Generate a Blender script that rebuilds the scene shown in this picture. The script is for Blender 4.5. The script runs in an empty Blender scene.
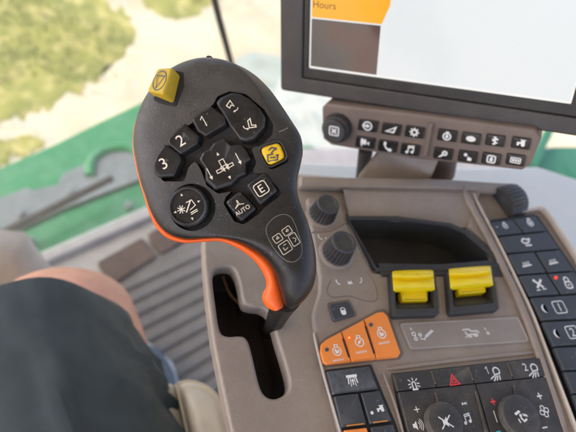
import bpy, bmesh, math, random
from mathutils import Vector, Matrix, noise
from mathutils.bvhtree import BVHTree
random.seed(7)
PI = math.pi
sc = bpy.context.scene
C = sc.collection
V3 = Vector

# ------------------------------------------------------------------ camera
F = 560.0
XC = V3((0.9367239, 0.01875467, -0.34956629)); YC = V3((-0.20940309, 0.83023251, -0.51658912)); ZC = V3((0.28053284, 0.55710164, 0.78162593))
CAM = V3((0, 0, 0.28))
R3 = Matrix((XC, YC, ZC))          # camera coordinates -> world
def ray(px, py): return R3 @ V3(((px-288)/F, (216-py)/F, -1.0))
def at(px, py, d): return CAM + ray(px, py)*d
def W(px, py, z=0.0):
    r = ray(px, py); return CAM + r*((z-CAM.z)/r.z)

class Frame:
    def __init__(s, o, x, y):
        s.o = V3(o); s.x = V3(x).normalized(); y = V3(y); s.y = (y - s.x*y.dot(s.x)).normalized(); s.z = s.x.cross(s.y)
    def uv(s, px, py, h=0.0):
        r = ray(px, py); o = s.o + s.z*h
        t = (o-CAM).dot(s.z)/r.dot(s.z); p = CAM + r*t - o
        return (p.dot(s.x), p.dot(s.y))
    def w(s, u, v, h=0.0): return s.o + s.x*u + s.y*v + s.z*h
    def many(s, pts, h=0.0): return [s.uv(a, b, h) for a, b in pts]
G = Frame((0, 0, 0), (1, 0, 0), (0, 1, 0))                                        # console top plane
rr = V3((.91, -.22, .35)).normalized(); uu = V3((0, .85, .53))
MF = Frame(at(281.5, 89.5, .42), R3 @ rr, R3 @ uu)                                  # monitor front
BF = Frame(at(321, 107, .405), R3 @ rr, R3 @ uu)                                    # button bar
hn = V3((-.05, -.10, .99)).normalized()
HF = Frame(at(228, 160, .262), R3 @ (V3((1, 0, 0)) - hn*hn.x), R3 @ V3((0, 1, 0)))   # joystick head

# ------------------------------------------------------------------ materials
def mat(name, col, rough=.5, grain=0, gscale=1500, dust=0, dustcol=(.42, .36, .28), dscale=60, spec=.5, metal=0, emit=None, estr=0, coat=0, speck=0, var=.12, edge=None):
    m = bpy.data.materials.new(name); m.use_nodes = True
    nt = m.node_tree; N = nt.nodes; L = nt.links; b = N['Principled BSDF']
    b.inputs['Roughness'].default_value = rough; b.inputs['Metallic'].default_value = metal
    b.inputs['Specular IOR Level'].default_value = spec; b.inputs['Coat Weight'].default_value = coat
    tc = N.new('ShaderNodeTexCoord')
    def nz(scale, detail=4, rough_=.6):
        n = N.new('ShaderNodeTexNoise'); n.inputs['Scale'].default_value = scale; n.inputs['Detail'].default_value = detail; n.inputs['Roughness'].default_value = rough_
        L.new(tc.outputs['Object'], n.inputs['Vector']); return n
    def ramp(src, a, c, lo=0, hi=1):
        r = N.new('ShaderNodeMapRange'); r.inputs[1].default_value = a; r.inputs[2].default_value = c; r.inputs[3].default_value = lo; r.inputs[4].default_value = hi
        L.new(src, r.inputs[0]); return r.outputs[0]
    def mix(fac, a, c):
        x = N.new('ShaderNodeMix'); x.data_type = 'RGBA'; L.new(fac, x.inputs[0])
        for s, k in ((a, 6), (c, 7)):
            if isinstance(s, tuple): x.inputs[k].default_value = (*s, 1)
            else: L.new(s, x.inputs[k])
        return x.outputs[2]
    n1 = nz(35, 5)
    c = mix(ramp(n1.outputs[0], .3, .7), tuple(v*(1-var) for v in col), tuple(min(1, v*(1+var)) for v in col))
    if dust:
        nd = nz(dscale, 8, .7); nf = nz(gscale*.6, 3)
        mm = N.new('ShaderNodeMath'); mm.operation = 'MULTIPLY'
        L.new(ramp(nd.outputs[0], .42, .72, 0.15*dust, dust), mm.inputs[0]); L.new(ramp(nf.outputs[0], .35, .65, .3, 1), mm.inputs[1])
        c = mix(mm.outputs[0], c, dustcol)
    if speck:
        v = N.new('ShaderNodeTexVoronoi'); v.inputs['Scale'].default_value = 420; L.new(tc.outputs['Object'], v.inputs['Vector'])
        ns = nz(90, 2); mm = N.new('ShaderNodeMath'); mm.operation = 'MULTIPLY'
        L.new(ramp(v.outputs[0], .06, .16, speck, 0), mm.inputs[0]); L.new(ramp(ns.outputs[0], .5, .6), mm.inputs[1])
        c = mix(mm.outputs[0], c, (.5, .46, .4))
    if edge:
        ge = N.new('ShaderNodeNewGeometry'); ne = nz(300, 3); mm = N.new('ShaderNodeMath'); mm.operation = 'MULTIPLY'
        L.new(ramp(ge.outputs['Pointiness'], .515, .60), mm.inputs[0]); L.new(ramp(ne.outputs[0], .3, .6, .25, 1), mm.inputs[1]); c = mix(mm.outputs[0], c, edge)
    L.new(c, b.inputs['Base Color'])
    nr = nz(120, 4); L.new(ramp(nr.outputs[0], .3, .7, max(0, rough-.08), min(1, rough+.1)), b.inputs['Roughness'])
    if grain:
        ng = nz(gscale, 2); bp = N.new('ShaderNodeBump'); bp.inputs['Strength'].default_value = grain; bp.inputs['Distance'].default_value = .0004
        L.new(ng.outputs[0], bp.inputs['Height']); L.new(bp.outputs[0], b.inputs['Normal'])
    if emit:
        b.inputs['Emission Color'].default_value = (*emit, 1); b.inputs['Emission Strength'].default_value = estr
    return m
M = {}
M['taupe'] = mat('taupe_plastic', (.275, .226, .184), .38, .6, 1400, dust=.34, dustcol=(.46, .41, .35), speck=.35)
M['taupe_dark'] = mat('brown_plastic', (.165, .125, .105), .5, .3, 1500, dust=.12)
M['plate'] = mat('taupe_film', (.27, .235, .21), .38, .1, 2500, dust=.3, speck=.4)
M['lip'] = mat('pale_trim', (.62, .54, .45), .4, .2, dust=.2)
M['shell'] = mat('black_grip_plastic', (.009, .009, .0088), .31, .45, 2100, dust=.17, dustcol=(.20, .18, .155), dscale=16, speck=.3)
M['well'] = mat('well_rubber', (.008, .008, .008), .6, .2)
M['hkey'] = mat('gloss_black_key', (.007, .007, .0075), .30, 0, 2400, dust=.05, dscale=120, speck=.35, spec=.4, edge=(.075, .075, .078))
M['orange'] = mat('orange_plastic', (.9, .13, .012), .38, .1, 2000, var=.05)
M['okey'] = mat('orange_key_plastic', (.92, .27, .04), .42, .25, 2200, dust=.15, var=.05)
M['yellow'] = mat('yellow_plastic', (.80, .50, .012), .38, .2, 2000, dust=.1, var=.05)
M['ylever'] = mat('yellow_lever_plastic', (.90, .66, .003), .33, .1, 2000, var=.04)
M['ystop'] = mat('mustard_plastic', (.53, .36, .012), .5, .3, 2000, dust=.15, var=.06)
M['key'] = mat('slate_key', (.036, .041, .045), .5, .4, 2200, dust=.12, dustcol=(.2, .19, .17), edge=(.13, .14, .15))
M['keygap'] = mat('key_gap', (.012, .014, .016), .6)
M['ckey'] = mat('dusty_black_key', (.024, .024, .024), .52, .5, 2200, dust=.6, dustcol=(.2, .165, .115), dscale=40, speck=.3, edge=(.15, .135, .11))
M['rubber'] = mat('black_rubber', (.030, .030, .030), .6, .5, 1700, dust=.15, dustcol=(.2, .18, .16), dscale=30)
M['bin'] = mat('bin_rubber', (.050, .052, .054), .42, .4, 1500, dust=.3, dustcol=(.22, .21, .19), dscale=20)
M['slotw'] = mat('slot_wall_plastic', (.030, .025, .022), .4, dust=.25, dustcol=(.16, .13, .11))
M['knob'] = mat('ribbed_knob', (.030, .030, .031), .48, .3, 1500, dust=.22, dustcol=(.3, .27, .23), dscale=90)
M['slotin'] = mat('slot_interior', (.010, .008, .007), .5, dust=.06)
M['faint'] = mat('worn_white_print', (.66, .66, .64), .55, dust=.3)
M['white'] = mat('white_print', (.80, .81, .79), .55, dust=.12, var=.05)
M['cream'] = mat('cream_print', (.78, .70, .56), .55, dust=.1, var=.05)
M['grey_print'] = mat('faint_print', (.20, .20, .19), .5)
M['ink'] = mat('blue_ink', (.05, .06, .09), .5)
M['red'] = mat('red_print', (.85, .05, .06), .5, var=.04)
M['cyan'] = mat('cyan_print', (.02, .45, .50), .5, var=.04)
M['led_off'] = mat('unlit_led', (.05, .07, .10), .25, coat=.5)
M['led_on'] = mat('lit_led', (.9, .05, .02), .3, emit=(1, .04, .01), estr=.22)
M['led_core'] = mat('lit_led_core', (1, .6, .1), .3, emit=(1, .5, .08), estr=.25)
M['led_bar'] = mat('orange_led_bar', (.55, .22, .04), .4)
M['bezel'] = mat('monitor_bezel', (.042, .039, .039), .45, .3, 1500, dust=.1)
M['bezel_in'] = mat('monitor_inner_bezel', (.018, .018, .018), .5, .2, 1500, dust=.1)
M['scr'] = mat('lit_screen', (.05, .05, .05), .2, emit=(.80, .83, .84), estr=.20, var=.02)
M['scr_edge'] = mat('lit_screen_edge', (.05, .05, .05), .2, emit=(.95, .93, .9), estr=.2, var=.02)
M['scr_tab'] = mat('lit_tab', (.05, .03, .01), .2, emit=(1, .46, .025), estr=.20, var=.02)
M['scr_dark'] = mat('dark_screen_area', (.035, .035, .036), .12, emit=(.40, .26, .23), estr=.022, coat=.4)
M['scr_txt'] = mat('screen_text', (.02, .02, .02), .2, emit=(.22, .08, .01), estr=.1)
M['skin'] = mat('skin', (.56, .29, .20), .48, .5, 500, dust=.35, dustcol=(.62, .22, .16), dscale=30, var=.16)
M['shorts'] = mat('shorts_cloth', (.050, .064, .067), .58, .5, 1600, var=.15, spec=.25)
M['shoe'] = mat('shoe_canvas', (.07, .09, .11), .8, .6, 900, dust=.3, dustcol=(.5, .52, .55))
M['sole'] = mat('shoe_sole', (.5, .5, .48), .6)
M['seat'] = mat('cream_vinyl', (.60, .53, .41), .5, .3, 1300, dust=.1, dscale=20)
M['thread'] = mat('stitching', (.60, .50, .33), .7)
M['mat_rib'] = mat('grey_rubber_mat', (.20, .176, .15), .65, .5, 500, dust=.35, dustcol=(.32, .31, .29), dscale=14)
M['floor'] = mat('cab_floor_paint', (.46, .43, .39), .55, .3, 400, dust=.3, dustcol=(.40, .37, .32), dscale=12)
M['brown_pad'] = mat('brown_pad', (.13, .085, .06), .6, .4, 400, dust=.3, dustcol=(.25, .2, .17), dscale=25)
M['green'] = mat('green_paint', (.022, .22, .065), .33, dust=.6, dustcol=(.20, .33, .22), dscale=16, coat=.3)
M['grey_step'] = mat('grey_step', (.19, .205, .205), .6, dust=.35, dustcol=(.38, .40, .40), dscale=9)
M['rod'] = mat('rod_rubber', (.06, .048, .04), .5, dust=.2)
M['pale'] = mat('pale_trim_panel', (.68, .70, .655), .5, .3, 700, var=.02)
M['beige'] = mat('beige_trim_panel', (.45, .39, .32), .55, .3, 700)
M['border'] = mat('pale_line_and_highlight', (.44, .40, .36), .45)
M['seal'] = mat('black_seal', (.05, .045, .035), .5)
M['roof'] = mat('headliner', (.42, .40, .37), .9)
M['cable'] = mat('brown_cable', (.22, .12, .05), .4)
def head_dust(m, axis, lo, hi):
    # dry dust film left on the part of the grip that no hand wipes
    nt = m.node_tree; N = nt.nodes; L = nt.links; b = N['Principled BSDF']; src = b.inputs['Base Color'].links[0].from_socket
    tc = N.new('ShaderNodeTexCoord'); d = N.new('ShaderNodeVectorMath'); d.operation = 'DOT_PRODUCT'; L.new(tc.outputs['Object'], d.inputs[0]); d.inputs[1].default_value = axis
    r = N.new('ShaderNodeMapRange'); r.inputs[1].default_value = lo; r.inputs[2].default_value = hi; L.new(d.outputs['Value'], r.inputs[0])
    n = N.new('ShaderNodeTexNoise'); n.inputs['Scale'].default_value = 45; n.inputs['Detail'].default_value = 10; n.inputs['Roughness'].default_value = .75; L.new(tc.outputs['Object'], n.inputs[0])
    r2 = N.new('ShaderNodeMapRange'); r2.inputs[1].default_value = .3; r2.inputs[2].default_value = .7; r2.inputs[4].default_value = .27; r2.inputs[3].default_value = .08; L.new(n.outputs[0], r2.inputs[0])
    mu = N.new('ShaderNodeMath'); mu.operation = 'MULTIPLY'; L.new(r.outputs[0], mu.inputs[0]); L.new(r2.outputs[0], mu.inputs[1])
    x = N.new('ShaderNodeMix'); x.data_type = 'RGBA'; L.new(mu.outputs[0], x.inputs[0]); L.new(src, x.inputs[6]); x.inputs[7].default_value = (.30, .275, .24, 1); L.new(x.outputs[2], b.inputs['Base Color'])
def ground_mat(name, c1, c2, c3, s1, s2):
    m = bpy.data.materials.new(name); m.use_nodes = True; nt = m.node_tree; N = nt.nodes; L = nt.links; b = N['Principled BSDF']
    b.inputs['Roughness'].default_value = .9; tc = N.new('ShaderNodeTexCoord')
    def nz(s, d=6):
        n = N.new('ShaderNodeTexNoise'); n.inputs['Scale'].default_value = s; n.inputs['Detail'].default_value = d; L.new(tc.outputs['Object'], n.inputs[0]); return n
    r = N.new('ShaderNodeValToRGB'); r.color_ramp.elements[0].color = (*c1, 1); r.color_ramp.elements[0].position = .36; r.color_ramp.elements[1].color = (*c2, 1); r.color_ramp.elements[1].position = .58
    L.new(nz(s1).outputs[0], r.inputs[0]); x = N.new('ShaderNodeMix'); x.data_type = 'RGBA'
    r2 = N.new('ShaderNodeMapRange'); r2.inputs[1].default_value = .5; r2.inputs[2].default_value = .7; L.new(nz(s2, 3).outputs[0], r2.inputs[0])
    L.new(r2.outputs[0], x.inputs[0]); L.new(r.outputs[0], x.inputs[6]); x.inputs[7].default_value = (*c3, 1); L.new(x.outputs[2], b.inputs['Base Color'])
    return m
M['gravel'] = ground_mat('pale_gravel', (.19, .155, .11), (.25, .21, .155), (.18, .165, .14), 3, 14)
M['pave'] = ground_mat('mottled_pavement', (.100, .116, .112), (.135, .150, .144), (.15, .152, .138), 9, 25)
M['turf'] = ground_mat('dry_turf', (.070, .073, .009), (.112, .106, .018), (.19, .16, .06), 5, 9)
M['blade'] = mat('grass_blade', (.10, .105, .014), .7, var=.35)
sd_ = M['scr_dark'].node_tree; tc_ = sd_.nodes.new('ShaderNodeTexCoord'); no_ = sd_.nodes.new('ShaderNodeTexNoise'); no_.inputs['Scale'].default_value = 22; no_.inputs['Detail'].default_value = 1; cr_ = sd_.nodes.new('ShaderNodeValToRGB')  # screen picture with a reddish reflection painted into its emission colour
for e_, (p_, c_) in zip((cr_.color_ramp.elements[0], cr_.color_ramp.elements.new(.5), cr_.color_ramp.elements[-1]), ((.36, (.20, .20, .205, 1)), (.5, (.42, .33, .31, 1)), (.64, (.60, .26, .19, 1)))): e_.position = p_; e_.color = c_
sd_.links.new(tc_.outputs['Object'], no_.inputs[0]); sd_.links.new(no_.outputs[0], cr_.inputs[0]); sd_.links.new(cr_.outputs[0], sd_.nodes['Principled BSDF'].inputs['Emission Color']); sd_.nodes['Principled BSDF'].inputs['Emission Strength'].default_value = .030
gl = bpy.data.materials.new('cab_glass'); gl.use_nodes = True
nt = gl.node_tree; nt.nodes.clear(); out = nt.nodes.new('ShaderNodeOutputMaterial'); mx = nt.nodes.new('ShaderNodeMixShader'); tr = nt.nodes.new('ShaderNodeBsdfTransparent'); gs = nt.nodes.new('ShaderNodeBsdfGlossy')
gs.inputs[1].default_value = .02; tr.inputs[0].default_value = (.93, .96, .94, 1); mx.inputs[0].default_value = .05
nt.links.new(tr.outputs[0], mx.inputs[1]); nt.links.new(gs.outputs[0], mx.inputs[2]); df = nt.nodes.new('ShaderNodeBsdfTranslucent'); df.inputs[0].default_value = (.8, .8, .76, 1); d2 = nt.nodes.new('ShaderNodeBsdfDiffuse'); d2.inputs[0].default_value = (.8, .8, .76, 1)
m2 = nt.nodes.new('ShaderNodeMixShader'); m2.inputs[0].default_value = .5; m3 = nt.nodes.new('ShaderNodeMixShader'); m3.inputs[0].default_value = .035
nt.links.new(df.outputs[0], m2.inputs[1]); nt.links.new(d2.outputs[0], m2.inputs[2]); nt.links.new(mx.outputs[0], m3.inputs[1]); nt.links.new(m2.outputs[0], m3.inputs[2]); nt.links.new(m3.outputs[0], out.inputs[0]); M['glass'] = gl

# ------------------------------------------------------------------ object helpers
def thing(name, label, cat, loc=(0, 0, 0), group=None):
    o = bpy.data.objects.new(name, None); C.objects.link(o); o.location = loc; o.empty_display_size = .01
    o['label'] = label; o['category'] = cat
    if group: o['group'] = group
    return o
def tag(o, label=None, cat=None, kind=None, group=None):
    for k, v in (('label', label), ('category', cat), ('kind', kind), ('group', group)):
        if v: o[k] = v
    return o
def rootloc(p):
    v = V3((0, 0, 0))
    while p is not None: v = v + p.location; p = p.parent
    return v
def link(name, me, m, parent=None, smooth=True, angle=35, wn=False):
    if parent is not None: me.transform(Matrix.Translation(-rootloc(parent)))
    me.materials.clear(); me.materials.append(M[m] if isinstance(m, str) else m)
    if smooth:
        for p in me.polygons: p.use_smooth = True
        me.set_sharp_from_angle(angle=math.radians(angle))
    o = bpy.data.objects.new(name, me); C.objects.link(o)
    if parent is not None: o.parent = parent
    if wn:
        w = o.modifiers.new('wn', 'WEIGHTED_NORMAL'); w.keep_sharp = True
    return o
def bm_obj(name, bm, m, parent=None, **k):
    bmesh.ops.recalc_face_normals(bm, faces=bm.faces)
    me = bpy.data.meshes.new(name); bm.to_mesh(me); bm.free(); return link(name, me, m, parent, **k)
def rounded(pts, r, seg=5):
    """round the corners of a polygon; r is one radius or a list"""
    n = len(pts); out = []
    for i in range(n):
        p0, p, p1 = V3((*pts[i-1], 0)), V3((*pts[i], 0)), V3((*pts[(i+1) % n], 0))
        ri = r[i] if isinstance(r, (list, tuple)) else r
        a, b = p0-p, p1-p; la, lb = a.length, b.length
        if ri <= 0 or la < 1e-9 or lb < 1e-9: out.append((p.x, p.y)); continue
        a /= la; b /= lb; ang = a.angle(b) if a.length and b.length else PI
        if ang > PI*.97: out.append((p.x, p.y)); continue
        t = min(ri/math.tan(ang/2), la*.48, lb*.48)
        s, e = p+a*t, p+b*t
        for k in range(seg+1):
            q = k/seg; w = s*(1-q)**2 + p*2*q*(1-q) + e*q*q; out.append((w.x, w.y))
    return out
def crom(pts, n=6, closed=False):
    out = []; m = len(pts)
    rng = range(m) if closed else range(m-1)
    g = (lambda i: pts[i % m]) if closed else (lambda i: pts[max(0, min(m-1, i))])
    for i in rng:
        p0, p1, p2, p3 = (V3(tuple(g(i+k))+(0,)*(3-len(g(i)))) for k in (-1, 0, 1, 2))
        for k in range(n):
            t = k/n
            q = .5*((2*p1)+(p2-p0)*t+(2*p0-5*p1+4*p2-p3)*t*t+(3*p1-p0-3*p2+p3)*t**3)
            out.append(tuple(q)[:len(g(i))])
    if not closed: out.append(tuple(pts[-1]))
    return out
def slab_mesh(loops, fr, z0, z1, bev=.0005, res=2):
    cu = bpy.data.curves.new('c', 'CURVE'); cu.dimensions = '2D'; cu.fill_mode = 'BOTH'
    for lp in loops:
        sp = cu.splines.new('POLY'); sp.points.add(len(lp)-1)
        for i, p in enumerate(lp): sp.points[i].co = (p[0]*1000, p[1]*1000, 0, 1)
        sp.use_cyclic_u = True
    hh = (z1-z0)/2; bev = min(bev, hh*.98)
    cu.extrude = (hh-bev)*1000; cu.bevel_depth = bev*1000; cu.bevel_resolution = res; cu.offset = -bev*1000
    o = bpy.data.objects.new('t', cu); C.objects.link(o)
    me = bpy.data.meshes.new_from_object(o.evaluated_get(bpy.context.evaluated_depsgraph_get()))
    bpy.data.objects.remove(o); bpy.data.curves.remove(cu)
    bm = bmesh.new(); bm.from_mesh(me); bmesh.ops.remove_doubles(bm, verts=bm.verts, dist=.001)
    for v in bm.verts: v.co = fr.w(v.co.x/1000, v.co.y/1000, v.co.z/1000+(z0+z1)/2)
    bmesh.ops.recalc_face_normals(bm, faces=bm.faces)
    bm.to_mesh(me); bm.free(); return me
def slab(name, fr, px, z0, z1, m, parent=None, bev=.0005, r=0, holes=(), res=2, uvs=False):
    """px outline (on the plane of its top) -> solid plate with rounded edges"""
    def conv(p, rad):
        q = p if uvs else fr.many(p, z1)
        return rounded(q, rad) if rad else q
    loops = [conv(px, r)] + [conv(h, hr) for h, hr in holes]
    return link(name, slab_mesh(loops, fr, z0, z1, bev, res), m, parent, wn=True, angle=50)
def ell(cx, cy, rx, ry=None, n=32, rot=0):
    ry = ry or rx
    return [(cx+rx*math.cos(t)*math.cos(rot)-ry*math.sin(t)*math.sin(rot), cy+rx*math.cos(t)*math.sin(rot)+ry*math.sin(t)*math.cos(rot)) for t in (2*PI*i/n for i in range(n))]
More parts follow.
